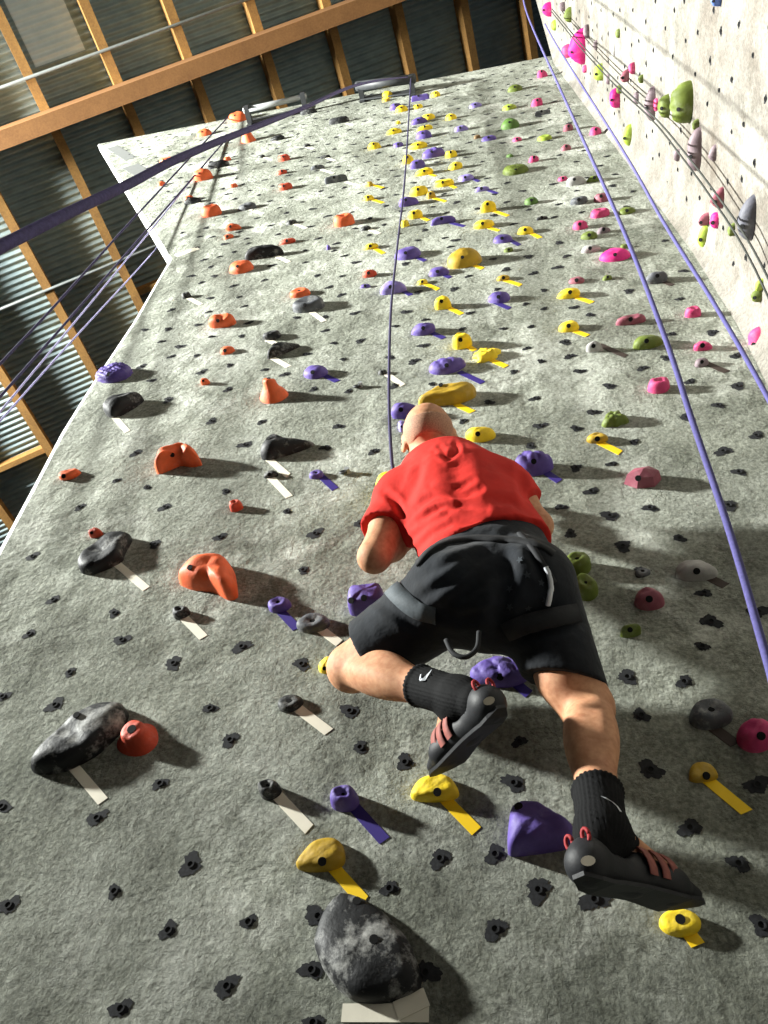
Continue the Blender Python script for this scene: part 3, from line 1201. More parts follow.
HP.sort(key=lambda p: np.linalg.norm(p - CAM))
ax = FR['main'][1:]
for p in HP[:100]:
    q = MB()
    splat(q, np.zeros(3), rng, ax)
    o = q.build('bolt_hole', [M['stain'], M['hole']], wall_back)
    o.location = tuple(p)
q = MB()
for p in HP[100:]:
    splat(q, p, rng, ax)
o = q.build('bolt_holes', [M['stain'], M['hole']], wall_back)
o['kind'] = 'stuff'
ax = FR['side'][1:]
cand = []
z = 4.5
row = 0
while z < 10.5:
    y = -0.12 - (0.1 if row % 2 else 0)
    while y > -2.2:
        p = np.array([1.14 - foot_x(z), y + rng.uniform(-0.03, 0.03), z + rng.uniform(-0.04, 0.04)])
        g, _ = proj(p)
        if -20 < g[0][1] < 400 and g[0][0] < 800 and all(np.linalg.norm(p[1:] - h['ctr'][1:]) > 0.5 * max(h['w'], h['h']) + 0.02 for h in HOLDS if h['wall'] == 'side'):
            cand.append(p)
        y -= 0.2
    z += 0.2
    row += 1
cand.sort(key=lambda p: np.linalg.norm(p - CAM))
for p in cand[:100]:
    q = MB()
    splat(q, np.zeros(3), rng, ax)
    o = q.build('bolt_hole', [M['stain'], M['hole']], wall_right)
    o.location = tuple(p)
if cand[100:]:
    q = MB()
    for p in cand[100:]:
        splat(q, p, rng, ax)
    o = q.build('bolt_holes', [M['stain'], M['hole']], wall_right)
    o['kind'] = 'stuff'

# ------------------------------------------------------------------ ropes
M['rope_dark'] = simple('dark_purple_rope', (50, 44, 78), 0.8, 0.3, 200, 0.4, 0.001)
M['rope_purple'] = simple('purple_rope', (82, 74, 122), 0.8, 0.25, 200, 0.4, 0.001)
M['rope_blue'] = simple('lavender_blue_rope', (86, 82, 138), 0.8, 0.2, 200, 0.4, 0.001)
M['rope_lav'] = simple('pale_lavender_rope', (176, 172, 214), 0.8, 0.2, 200, 0.4, 0.001)
M['rope_grey'] = simple('grey_rope', (48, 50, 46), 0.8, 0.25, 200, 0.4, 0.001)


def rope(name, pts, r, mat, label):
    q = MB()
    q.tube(spline(pts, 10), r, 8)
    o = q.build(name, mat, smooth=True)
    recentre(o, pts[-1])
    tag(o, label, 'rope', 'climbing ropes')
    return o


def down(pts, dx=0.0, dy=0.0):
    """let the free end drop to the floor"""
    e, t = pts[-1], pts[-1] - pts[-2]
    out = list(pts)
    for k in range(1, 9):
        f_ = k / 8
        h_ = e[2] * (1 - f_) ** 1.0 + 0.006 * f_
        out.append(np.array([e[0] + dx * f_, e[1] + dy * f_, h_]))
    return out


def persp(pxs, d0, d1, key):
    """points along pixels whose depth runs from d0 to d1 as along one straight line"""
    a, b = key(pxs[0]), key(pxs[-1])
    return [at_depth(p[0], p[1], 1 / ((1 / d0) + (1 / d1 - 1 / d0) * (key(p) - a) / (b - a))) for p in pxs]


KX, KY = (lambda p: p[0]), (lambda p: p[1])
for px, py, rr, lab in ((343.5, 471, .014, 'small steel hanger ring left of the climber shoulder, beside the hanging rope'),
                        (357, 385, .015, 'small steel hanger ring left of the hanging rope above the climber head')):
    c = at(px, py, -0.012)
    q = MB()
    q.tube([np.array([math.cos(a) * rr, 0.004 + 0.005 * math.sin(a), math.sin(a) * rr]) for a in np.linspace(0, 2 * math.pi, 19)], .005, 8)
    o = q.build('hanger_ring', M['steel_dark'], smooth=True)
    o.location = tuple(c + np.array([0, 0.001, 0]))
    q = MB()
    q.tube([np.array([rr, 0.01, 0]), np.array([rr, -0.012, 0])], .011, 6)
    q.build('bolt', M['steel'], o)
    tag(o, lab, 'bolt hanger')
rope('climbing_rope', [at(*p, -0.17) for p in ((411, 78), (405.5, 170), (397, 250), (391, 310), (389, 385), (391, 450))] + [at(396, 478, -0.14), at(415, 520, -0.10), at(455, 552, -0.13)],
     0.006, M['rope_dark'], 'thin dark purple rope hanging straight down the wall to the climber')
rope('climbing_rope', down(persp([(410, 77), (398, 78), (361, 84), (301, 109), (200, 149), (127, 185), (60, 217), (0, 247), (-60, 277), (-140, 322)], 8.5, 0.46, KX), -0.1, -0.1),
     0.0052, M['rope_purple'], 'thick purple rope sagging from the right anchor bar to the left photo edge')
for pxs, d0, d1, mat, lab in (
        ([(229, 116), (172, 177), (123, 230), (60, 300), (0, 364), (-80, 448)], 8.7, 3.0, 'rope_dark', 'leftmost dark thin rope slanting from the left anchor bar past the wall edge'),
        ([(242, 121), (196, 174), (147, 230), (70, 318), (0, 397), (-80, 488)], 8.7, 3.0, 'rope_dark', 'second dark thin rope slanting down left in front of the purlins'),
        ([(236, 127), (190, 182), (151, 230), (70, 328), (0, 412), (-80, 508)], 8.7, 3.0, 'rope_lav', 'upper pale lavender rope slanting down left in front of the purlins'),
        ([(238, 143), (196, 200), (157, 248), (70, 343), (0, 421), (-80, 508)], 8.7, 3.2, 'rope_lav', 'lowest pale lavender rope slanting down left in front of the purlins')):
    rope('climbing_rope', persp(pxs, d0, d1, KX), 0.0065 if mat == 'rope_dark' else 0.005, M[mat], lab)
rope('climbing_rope', down(persp([(521, -14), (528, 16), (572, 115), (620, 222), (663, 332), (692, 420), (730, 533), (768, 663), (800, 775)], 6.4, 0.85, KY), 0.15, -0.1),
     0.0056, M['rope_blue'], 'lavender blue rope hanging nearest the camera, crossing the right side of the grey wall')
rope('climbing_rope', down(persp([(545, 24), (559, 49), (620, 146), (663, 221), (715, 305), (768, 398), (820, 500)], 6.8, 1.35, KY), 0.1, -0.2),
     0.0056, M['rope_blue'], 'lavender blue rope hanging beside the corner with the pale right wall')
rope('climbing_rope', [at_x(px, py, 1.14 - 0.1) for px, py in ((551, 11), (581, 48), (614, 84), (652, 120), (681, 156), (708, 193), (738, 238), (764, 288), (800, 370))],
     0.0042, M['rope_grey'], 'lower dark grey rope hanging down the pale right wall')
rope('climbing_rope', [at_x(px, py, 1.14 - 0.1) for px, py in ((552, 9), (583, 46), (617, 82), (655, 118), (685, 153), (714, 191), (744, 234), (769, 280), (806, 360))],
     0.0042, M['rope_grey'], 'upper dark grey rope hanging down the pale right wall')

# ------------------------------------------------------------------ the climber
class Field:
    """signed distances of smoothly joined round shapes on a grid, skinned into one surface"""

    def __init__(self, lo, hi, h):
        self.lo, self.h = np.array(lo, float), h
        self.n = np.ceil((np.array(hi) - self.lo) / h).astype(int) + 1
        self.ax = [self.lo[i] + h * np.arange(self.n[i]) for i in range(3)]
        self.F = np.full(self.n, 9.0, np.float32)

    def sub(self, lo, hi):
        i0 = np.clip(np.floor((np.array(lo) - self.lo) / self.h).astype(int), 0, self.n - 1)
        i1 = np.clip(np.ceil((np.array(hi) - self.lo) / self.h).astype(int) + 1, 1, self.n)
        sl = tuple(slice(a, b) for a, b in zip(i0, i1))
        g = [self.ax[i][sl[i]] for i in range(3)]
        return sl, (g[0][:, None, None], g[1][None, :, None], g[2][None, None, :])

    def put(self, sl, d, k, cuts=(), g=None, op='add'):
        for pt, nn in cuts:
            nn = nrm(nn)
            d = np.maximum(d, (g[0] - pt[0]) * nn[0] + (g[1] - pt[1]) * nn[1] + (g[2] - pt[2]) * nn[2])
        a = self.F[sl]
        if op == 'add':
            hh = np.clip(0.5 + 0.5 * (a - d) / k, 0, 1)
            self.F[sl] = a * (1 - hh) + d * hh - k * hh * (1 - hh)
        else:
            hh = np.clip(0.5 - 0.5 * (a + d) / k, 0, 1)
            self.F[sl] = a * (1 - hh) - d * hh + k * hh * (1 - hh)

    def cone(self, a, b, ra, rb, k=0.02, cuts=(), op='add', squash=None):
        a, b = np.array(a, float), np.array(b, float)
        pad = max(ra, rb) + k + 4 * self.h + 0.01
        sl, g = self.sub(np.minimum(a, b) - pad, np.maximum(a, b) + pad)
        ba = b - a
        q = [g[i] - a[i] for i in range(3)]
        t = np.clip((q[0] * ba[0] + q[1] * ba[1] + q[2] * ba[2]) / ba.dot(ba), 0, 1)
        r = [q[i] - t * ba[i] for i in range(3)]
        d2 = r[0] ** 2 + r[1] ** 2 + r[2] ** 2
        if squash:                                        # (direction, factor): flatten along a direction
            s = nrm(squash[0])
            w_ = r[0] * s[0] + r[1] * s[1] + r[2] * s[2]
            d2 = d2 + w_ ** 2 * (squash[1] ** 2 - 1)
        self.put(sl, np.sqrt(d2) - (ra + (rb - ra) * t), k, cuts, g, op)

    def ell(self, c, axes, rad, k=0.02, cuts=(), op='add'):
        c = np.array(c, float)
        pad = max(rad) + k + 4 * self.h
        sl, g = self.sub(c - pad, c + pad)
        q = [g[i] - c[i] for i in range(3)]
        e0 = e1 = 0
        for A_, r in zip(axes, rad):
            w_ = q[0] * A_[0] + q[1] * A_[1] + q[2] * A_[2]
            e0 = e0 + (w_ / r) ** 2
            e1 = e1 + (w_ / r ** 2) ** 2
        e0, e1 = np.sqrt(e0), np.sqrt(e1) + 1e-9
        self.put(sl, e0 * (e0 - 1) / e1, k, cuts, g, op)

    def sweep(self, secs, side, k=0.02, cuts=(), grow=0.0, op='add'):
        """elliptical sections (centre, half width, half depth) along a bent spine"""
        C_ = np.array([s[0] for s in secs])
        pad = max(s[1] for s in secs) + grow + k + 0.03
        sl, g = self.sub(C_.min(0) - pad, C_.max(0) + pad)
        best = None
        for i in range(len(secs) - 1):
            a, b = np.array(secs[i][0]), np.array(secs[i + 1][0])
            ba = b - a
            ax_ = nrm(ba)
            sd = nrm(side - ax_ * ax_.dot(side))
            fr = np.cross(sd, ax_)
            q = [g[j] - a[j] for j in range(3)]
            t0 = (q[0] * ba[0] + q[1] * ba[1] + q[2] * ba[2]) / ba.dot(ba)
            t = np.clip(t0, 0, 1)
            r = [q[j] - t * ba[j] for j in range(3)]
            w_ = r[0] * sd[0] + r[1] * sd[1] + r[2] * sd[2]
            d_ = r[0] * fr[0] + r[1] * fr[1] + r[2] * fr[2]
            al = r[0] * ax_[0] + r[1] * ax_[1] + r[2] * ax_[2]
            rw = secs[i][1] + (secs[i + 1][1] - secs[i][1]) * t + grow
            rd = secs[i][2] + (secs[i + 1][2] - secs[i][2]) * t + grow
            e0 = np.sqrt((w_ / rw) ** 2 + (d_ / rd) ** 2 + (al / (rd * 0.7)) ** 2)
            e1 = np.sqrt((w_ / rw ** 2) ** 2 + (d_ / rd ** 2) ** 2 + (al / (rd * 0.7) ** 2) ** 2) + 1e-9
            d = np.where(e0 < 0.05, -rd, e0 * (e0 - 1) / e1)
            best = d if best is None else np.minimum(best, d)
        self.put(sl, best, k, cuts, g, op)

    def skin(self):
        F, n = self.F, self.n
        S = F < 0
        cn = [(i, j, k) for i in (0, 1) for j in (0, 1) for k in (0, 1)]

        def sh(A_, c):
            return A_[c[0]:n[0] - 1 + c[0], c[1]:n[1] - 1 + c[1], c[2]:n[2] - 1 + c[2]]
        cnt = sum(sh(S, c).astype(np.int8) for c in cn)
        act = np.argwhere((cnt > 0) & (cnt < 8))
        idm = np.full(n - 1, -1, np.int64)
        idm[tuple(act.T)] = np.arange(len(act))
        vals = {c: F[act[:, 0] + c[0], act[:, 1] + c[1], act[:, 2] + c[2]] for c in cn}
        acc, num = np.zeros((len(act), 3)), np.zeros(len(act))
        for a in cn:
            for ax_ in range(3):
                if a[ax_]:
                    continue
                b = tuple(1 if i == ax_ else a[i] for i in range(3))
                fa, fb = vals[a], vals[b]
                mm = (fa < 0) != (fb < 0)
                t = np.where(mm, fa / np.where(mm, fa - fb, 1), 0)
                p = np.tile(np.array(a, float), (len(act), 1))
                p[:, ax_] += t
                acc[mm] += p[mm]
                num[mm] += 1
        V = self.lo + (act + acc / num[:, None]) * self.h
        faces = []
        for ax_ in range(3):
            u, w_ = [(1, 2), (2, 0), (0, 1)][ax_]
            s0 = [slice(None)] * 3
            s1 = [slice(None)] * 3
            s0[ax_], s1[ax_] = slice(0, n[ax_] - 1), slice(1, n[ax_])
            A0, A1 = S[tuple(s0)], S[tuple(s1)]
            e = np.argwhere(A0 != A1)
            e = e[(e[:, u] > 0) & (e[:, w_] > 0) & (e[:, u] < n[u] - 1) & (e[:, w_] < n[w_] - 1)]
            flip = A0[tuple(e.T)]
            quad = []
            for du, dw in ((1, 1), (0, 1), (0, 0), (1, 0)):
                c = e.copy()
                c[:, u] -= du
                c[:, w_] -= dw
                quad.append(idm[tuple(c.T)])
            Q = np.stack(quad, 1)
            Q[~flip] = Q[~flip][:, ::-1]
            faces.append(Q)
        return V, np.vstack(faces)


def vnormals(V, Q):
    a = np.cross(V[Q[:, 2]] - V[Q[:, 0]], V[Q[:, 3]] - V[Q[:, 1]])
    Nv = np.zeros_like(V)
    for i in range(4):
        np.add.at(Nv, Q[:, i], a)
    return Nv / (np.linalg.norm(Nv, axis=1, keepdims=True) + 1e-12)


def relax(V, Q, it=2, lam=0.5):
    for _ in range(it):
        S_, c = np.zeros_like(V), np.zeros(len(V))
        for i in range(4):
            for j in ((i + 1) % 4, (i + 3) % 4):
                np.add.at(S_, Q[:, i], V[Q[:, j]])
                np.add.at(c, Q[:, i], 1)
        V = V + lam * (S_ / np.maximum(c, 1)[:, None] - V)
    return V


def folds(V, Q, lines, size):
    """cloth folds: grooves along lines drawn on the cloth (depth, half width in metres)"""
    Nv = vnormals(V, Q)
    q, d = proj(V)
    face = ((V - CAM) * Nv).sum(1) < 0
    off = np.zeros(len(V))
    for pts, dep, wd in lines:
        pts = np.array(pts, float)
        best = np.full(len(V), 1e9)
        tt = np.zeros(len(V))
        for i in range(len(pts) - 1):
            a, b = pts[i], pts[i + 1]
            t = np.clip(((q - a) @ (b - a)) / ((b - a) @ (b - a)), 0, 1)
            ds = np.linalg.norm(q - a - t[:, None] * (b - a), axis=1)
            mm = ds < best
            best[mm] = ds[mm]
            tt[mm] = (i + t[mm]) / (len(pts) - 1)
        x = best * d / FPX / wd
        env = np.sin(np.pi * np.clip(tt, 0.04, 0.96)) ** 0.5
        off += np.where(face, -dep * env * (np.exp(-x ** 2) - 0.45 * np.exp(-((x - 1.9) ** 2) / 0.8)), 0)
    return V + Nv * np.clip(off, -0.0085, 0.005)[:, None]


def skin_material():
    mt, nt, b = nodes('skin')
    v = coords(nt)
    c = ramp(nt, noise(nt, v, 14, 5, 0.6), [(0.3, lin((172, 118, 86))), (0.7, lin((204, 152, 114)))])
    c = mix(nt, 0.25, c, ramp(nt, noise(nt, v, 70, 4), [(0.35, lin((160, 98, 72))), (0.65, lin((228, 178, 142)))]))
    nt.links.new(c, b.inputs['Base Color'])
    b.inputs['Roughness'].default_value = 0.68
    b.inputs['Specular IOR Level'].default_value = 0.3
    b.inputs['Subsurface Weight'].default_value = 0.08
    b.inputs['Subsurface Radius'].default_value = (0.01, 0.004, 0.002)
    bump(nt, b, noise(nt, v, 220, 3), 0.15, 0.001)
    return mt


def cloth(name, c, var, sheen, bs=0.35):
    mt, nt, b = nodes(name)
    v = coords(nt)
    l = lin(c)
    f = ramp(nt, noise(nt, v, 10, 5, 0.6), [(0.3, tuple(x * (1 - var) for x in l)), (0.7, tuple(min(1, x * (1 + var)) for x in l))])
    nt.links.new(f, b.inputs['Base Color'])
    b.inputs['Roughness'].default_value = 0.85
    b.inputs['Specular IOR Level'].default_value = 0.2
    b.inputs['Sheen Weight'].default_value = sheen
    n1 = bump(nt, b, noise(nt, v, 26, 4, 0.5), bs, 0.008)
    bump(nt, b, noise(nt, v, 500, 2), 0.25, 0.0006, n1)
    return mt


M['skin'] = skin_material()
M['red'] = cloth('red_cotton', (196, 44, 36), 0.14, 0.0)
M['shorts'] = cloth('black_shorts', (25, 29, 35), 0.4, 0.1, 0.5)
M['sock'] = cloth('black_sock', (11, 11, 13), 0.2, 0.0)
M['rubber'] = simple('dark_shoe_rubber', (26, 27, 31), 0.6, 0.25, 40, 0.2, 0.002)
M['strap'] = simple('dusty_red_strap', (142, 82, 74), 0.7, 0.2, 60, 0.2, 0.001)
M['suede'] = simple('tan_suede', (186, 150, 132), 0.8, 0.2, 60, 0.2, 0.001)
M['loop'] = simple('red_pull_loop', (150, 36, 40), 0.7, 0.15, 60, 0.1, 0.001)
M['patch'] = simple('pale_heel_patch', (205, 196, 176), 0.7, 0.08, 60, 0.1, 0.001)
M['webbing'] = simple('harness_webbing', (30, 31, 34), 0.8, 0.2, 150, 0.4, 0.001)
M['webbing_grey'] = simple('grey_harness_webbing', (78, 85, 90), 0.75, 0.15, 150, 0.4, 0.001)
M['stubble'] = simple('shaved_stubble', (168, 126, 100), 0.75, 0.3, 260, 0.3, 0.0008)
M['mark'] = simple('pale_sock_mark', (206, 210, 216), 0.7, 0.03, 20, 0)
M['star'] = simple('faded_star_print', (52, 58, 64), 0.85, 0.2, 60, 0)
M['eye'] = simple('eye_white', (230, 226, 220), 0.2, 0.02, 20, 0)

# joints, in the photo's pose (back to the camera, hips out, left knee folded out to the side)
LH, RH = at(455, 594, -.265), at(532, 592, -.25)
LK, RK = at(350, 667, -.125), at(587, 706, -.14)
LA, RA_ = at(459, 698, -.265), at(602, 832, -.285)
PEL = (LH + RH) / 2
WAI, MID, CHE, SHO = at(484, 546, -.265), at(466, 514, -.27), at(454, 489, -.265), at(442, 470, -.255)
NEK = at(431, 457, -.26)
HEA = at(429, 437, -.29)
LS, RS = at(401, 497, -.26), at(504, 490, -.25)
LE, RE = at(374, 557, -.255), at(537, 526, -.20)
LW, RW = at(430, 522, -.075), at(498, 514, -.075)
SIDE_ = nrm(RS - LS)

secs = [(PEL + np.array([0, 0.0, -0.07]), .125, .095), (PEL + np.array([0, 0.005, 0.02]), .165, .118), (WAI, .142, .098), (MID, .150, .105), (CHE, .155, .108), (SHO, .12, .085)]
B = Field((-0.62, -0.62, 2.02), (0.42, -0.005, 4.02), 0.0062)
B.sweep(secs, SIDE_, 0.03)
for s, S_, E_, W_ in ((-1, LS, LE, LW), (1, RS, RE, RW)):
    B.ell(S_, np.eye(3), (.062, .062, .062), .04)
    B.cone(S_, E_, .054, .043, .035)
    B.ell(S_ * 0.55 + E_ * 0.45 + np.array([0, -0.008, 0]), np.eye(3), (.05, .052, .055), .03)
    F1 = E_ * 0.72 + W_ * 0.28
    B.cone(E_, F1, .041, .042, .02)
    B.cone(F1, W_, .042, .027, .02)
for H_, K_, A_ in ((LH, LK, LA), (RH, RK, RA_)):
    B.cone(H_, K_, .088, .056, .03)
    B.ell(H_ + np.array([0, -0.05, -0.01]), np.eye(3), (.082, .075, .085), .04)          # buttock
    d = nrm(A_ - K_)
    back = nrm(np.array([0.0, -1.0, -0.2]) - d * d.dot([0.0, -1.0, -0.2]))
    B.ell(K_ - back * 0.012, np.eye(3), (.053, .053, .055), .03)                         # knee cap side
    C1 = K_ + (A_ - K_) * 0.32 + back * 0.014
    B.cone(K_, A_, .051, .036, .02)
    ax3 = (d, back, np.cross(d, back))
    for sg in (-1, 1):                                                                   # the two heads of the calf
        B.ell(C1 + ax3[2] * sg * 0.019 + d * (0.012 if sg > 0 else -0.006), ax3, (.112, .049, .038), .02)
    th_ = nrm(H_ - K_)
    for sg in (-1, 1):                                                                   # tendons behind the knee
        B.cone(K_ + th_ * .10 + back * .03 + ax3[2] * .024 * sg, K_ + back * .022 + d * .015 + ax3[2] * .03 * sg, .014, .012, .025)
    B.ell(A_ + ax3[2] * .03, np.eye(3), (.014,) * 3, .012)
    B.ell(A_ - ax3[2] * .03, np.eye(3), (.014,) * 3, .012)
B.ell(at(561, 676, -.175), np.eye(3), (.058, .055, .075), .04)                               # inner thigh above the right knee
# head: crown tipped back towards the camera, face to the wall
HU = nrm([-0.04, -0.36, 0.93])
HS = nrm(np.array([0.98, 0.05, 0.0]) - HU * HU.dot([0.98, 0.05, 0.0]))
HF = np.cross(HU, HS)                                                                     # towards the face


def hd(s, f_, u):
    return HEA + HS * s + HF * f_ + HU * u


AXH = (HS, HF, HU)
B.cone(NEK - HU * 0.05 + HF * 0.0, HEA - HU * 0.05, .062, .058, .03)
B.cone(SHO + SIDE_ * -.09, HEA - HU * 0.10, .04, .045, .04)
B.cone(SHO + SIDE_ * .09, HEA - HU * 0.10, .04, .045, .04)
B.ell(hd(0, -0.012, 0.012), AXH, (.077, .094, .088), .02)
B.ell(hd(0, 0.03, -0.045), AXH, (.062, .066, .078), .03)                                  # jaw and cheeks
B.ell(hd(0, 0.074, -0.098), AXH, (.026, .02, .02), .02)                                   # chin
B.cone(hd(-.032, .086, 0.018), hd(.032, .086, 0.018), .012, .012, .014)                   # brow
B.cone(hd(0, .094, 0.0), hd(0, .112, -0.034), .009, .014, .01)                            # nose
for s in (-1, 1):
    B.ell(hd(s * .013, .098, -.038), AXH, (.009, .009, .008), .006)
    B.ell(hd(s * .031, .095, -.002), AXH, (.017, .014, .011), .008, op='cut')             # eye sockets
    B.ell(hd(s * .081, -.008, -.018), (nrm(HS * s + HF * -.5), nrm(HF + HS * s * .5), HU), (.009, .022, .034), .006)    # ears
    B.ell(hd(s * .09, -.004, -.014), AXH, (.006, .011, .018), .005, op='cut')
    B.ell(hd(s * .05, .062, -.03), AXH, (.02, .022, .02), .02)
B.cone(hd(-.02, .098, -.064), hd(.02, .098, -.064), .007, .007, .008)                     # lips
B.cone(hd(-.018, .097, -.076), hd(.018, .097, -.076), .008, .008, .008)
B.cone(hd(-.024, .108, -.070), hd(.024, .108, -.070), .0035, .0035, .003, op='cut')
# hands: palm against the wall, fingers curled over the holds
for sg, W_, E_ in ((-1, LW, LE), (1, RW, RE)):
    up = nrm(np.array([0.12 * sg, 0.18, 1.0]))
    ac = nrm(np.cross(up, [0, -1.0, 0]))
    out = np.cross(ac, up)
    if out[1] > 0:
        out = -out
    PC = W_ + up * 0.05 + np.array([0, 0.012, 0])
    for j, o_ in enumerate((-.03, -.01, .01, .03)):
        B.cone(W_ + ac * o_ * 0.5, W_ + up * 0.085 + ac * o_, .016, .0125, .012)
        ln = (.030, .038, .041, .036)[j if sg < 0 else 3 - j]
        k1 = W_ + up * 0.085 + ac * o_ * 1.05
        k2 = k1 + up * ln + np.array([0, -0.012, 0])
        k3 = k2 + up * ln * .55 + np.array([0, 0.018, 0])
        k4 = k3 + np.array([0, 0.020, -0.006])
        B.cone(k1, k2, .0105, .0095, .004)
        B.cone(k2, k3, .0095, .0088, .004)
        B.cone(k3, k4, .0088, .0078, .004)
    tb = W_ + up * 0.025 - ac * sg * -0.028
    t1 = tb + up * .035 + ac * sg * .028
    B.cone(tb, t1, .016, .012, .010)
    B.cone(t1, t1 + up * .03 + ac * sg * .004 + np.array([0, .012, 0]), .0115, .009, .005)
# feet inside the shoes
LT, LHe = at(433, 768, -.08), at(489, 706, -.315)
RT, RHe = at(695, 896, -.08), at(588, 866, -.325)
for A_, He, T_ in ((LA, LHe, LT), (RA_, RHe, RT)):
    B.cone(A_, He * .8 + A_ * .2, .034, .028, .02)
    B.cone(A_, A_ * .35 + T_ * .65, .034, .022, .02)
    B.cone(He, T_ * .86 + He * .14, .026, .014, .02)
V, Q = B.skin()
V = relax(V, Q, 2, 0.4)
person = mesh('person', V, Q, M['skin'])
recentre(person, RT)
PO = np.array(RT)
tag(person, 'climber seen from behind in red shirt, black shorts and harness, left knee folded outwards', 'person')


def garment(name, V, Q, mat, parent=person):
    o = mesh(name, V - PO, Q, mat, parent)
    return o


# hair: shaved stubble round the back and sides
Hf = Field(HEA - .16, HEA + .16, 0.005)
Hf.ell(hd(0, -0.012, 0.012), AXH, (.0792, .0962, .0895), .001, cuts=((hd(0, 0, 0.045), HU * 1.0 - HF * 0.25), (hd(0, .045, 0), HF), (hd(0, -.05, -.05), -HU - HF * .2)))
V, Q = Hf.skin()
garment('hair', relax(V, Q, 1), Q, M['stubble'])
for s in (-1, 1):
    Ef = Field(hd(s * .031, .086, -.002) - .025, hd(s * .031, .086, -.002) + .025, 0.0025)
    Ef.ell(hd(s * .031, .084, -.002), AXH, (.0125,) * 3, .001)
    V, Q = Ef.skin()
    garment('eye', V, Q, M['eye'])

# t-shirt
Tf = Field((-0.52, -0.5, 2.7), (0.36, -0.05, 3.75), 0.0048)
hem = WAI + (MID - WAI) * -0.32
Tf.sweep([(WAI + (WAI - MID) * 0.8, .165, .122), (WAI, .160, .116), (MID, .160, .117), (CHE, .162, .117), (SHO, .125, .094)], SIDE_, 0.03,
         cuts=((hem, -(MID - WAI) + np.array([0, 0.0, 0])),), grow=.010)
for S_, E_, fr in ((LS, LE, .60), (RS, RE, .5)):
    en = S_ + (E_ - S_) * fr
    Tf.ell(S_, np.eye(3), (.072, .074, .072), .05)
    Tf.cone(S_, S_ + (E_ - S_) * .8, .066, .078, .05, cuts=((en, E_ - S_),))
Tf.cone(NEK - HU * .05, NEK - HU * 0.005, .08, .07, .03, cuts=((NEK - HU * 0.012, HU),))
V, Q = Tf.skin()
V = relax(V, Q, 2, 0.4)


def ox(pts):
    return [(320 + x / 2.954, 380 + y / 2.954) for x, y in pts]


V = folds(V, Q, [
    (ox([(355, 200), (375, 225), (405, 205), (400, 190)]), .007, .008),
    (ox([(340, 215), (375, 232), (415, 218)]), .005, .007),
    (ox([(405, 215), (400, 270), (420, 330), (435, 390)]), .008, .03),
    (ox([(330, 320), (390, 322), (450, 298)]), .006, .008),
    (ox([(285, 372), (335, 345), (400, 338), (475, 325)]), .007, .009),
    (ox([(300, 415), (350, 385), (410, 372), (490, 385)]), .008, .009),
    (ox([(275, 470), (320, 425), (380, 400), (460, 405), (540, 412)]), .009, .009),
    (ox([(285, 500), (330, 450), (390, 422), (470, 422), (600, 432)]), .009, .009),
    (ox([(280, 430), (330, 385), (380, 362)]), .006, .008),
    (ox([(255, 360), (280, 310), (300, 240)]), .006, .012),
    (ox([(590, 260), (600, 330), (630, 400)]), .006, .012),
    (ox([(500, 350), (570, 360), (630, 410)]), .005, .010),
    (ox([(190, 330), (225, 360), (250, 420)]), .007, .010),
    (ox([(160, 400), (210, 410), (250, 440)]), .005, .010)], .01)
garment('t_shirt', V, Q, M['red'])

# shorts
Sf = Field((-0.5, -0.55, 2.4), (0.36, -0.02, 3.16), 0.0052)
wb = WAI + (MID - WAI) * 0.0
Sf.sweep(secs[:3] + [(MID, .152, .108)], SIDE_, 0.03, cuts=((wb, MID - WAI),), grow=.016)
for H_, K_, fr, r1 in ((LH, LK, .80, .088), (RH, RK, .80, .080)):
    K_ = K_ - SIDE_ * (.026 if H_ is RH else 0)
    en = H_ + (K_ - H_) * fr
    Sf.cone(H_, H_ + (K_ - H_) * 1.15, .108, r1, .04, cuts=((en, nrm(K_ - H_) - (SIDE_ * .45 if H_ is RH else 0)),))
    Sf.ell(H_ + np.array([0, -0.052, -0.01]), np.eye(3), (.096, .088, .096), .04)
V, Q = Sf.skin()
V = relax(V, Q, 2, 0.4)
V = folds(V, Q, [
    (ox([(290, 560), (360, 500), (450, 470), (540, 460)]), .006, .012),
    (ox([(250, 620), (330, 560), (430, 520), (520, 490)]), .006, .014),
    (ox([(300, 640), (380, 600), (460, 540), (540, 500)]), .007, .014),
    (ox([(340, 690), (400, 650), (480, 600), (540, 540)]), .008, .016),
    (ox([(340, 690), (420, 700), (500, 690)]), .007, .014),
    (ox([(560, 480), (545, 580), (530, 690), (520, 740)]), .012, .02),
    (ox([(600, 480), (640, 540), (680, 620)]), .006, .012),
    (ox([(540, 720), (620, 690), (740, 660)]), .008, .014),
    (ox([(560, 760), (660, 740), (770, 720)]), .006, .012),
    (ox([(150, 640), (230, 690), (290, 740)]), .006, .012)], .01)
shorts = garment('shorts', V, Q, M['shorts'])
BV_S = BVHTree.FromPolygons([Vector(p) for p in V], [tuple(map(int, q)) for q in Q])


def on(bv, px, py, lift=0.003):
    r = ray(px, py)
    hit = bv.ray_cast(Vector(CAM), Vector(r))
    return (np.array(hit[0]) + np.array(hit[1]) * lift, np.array(hit[1])) if hit[0] is not None else (None, None)


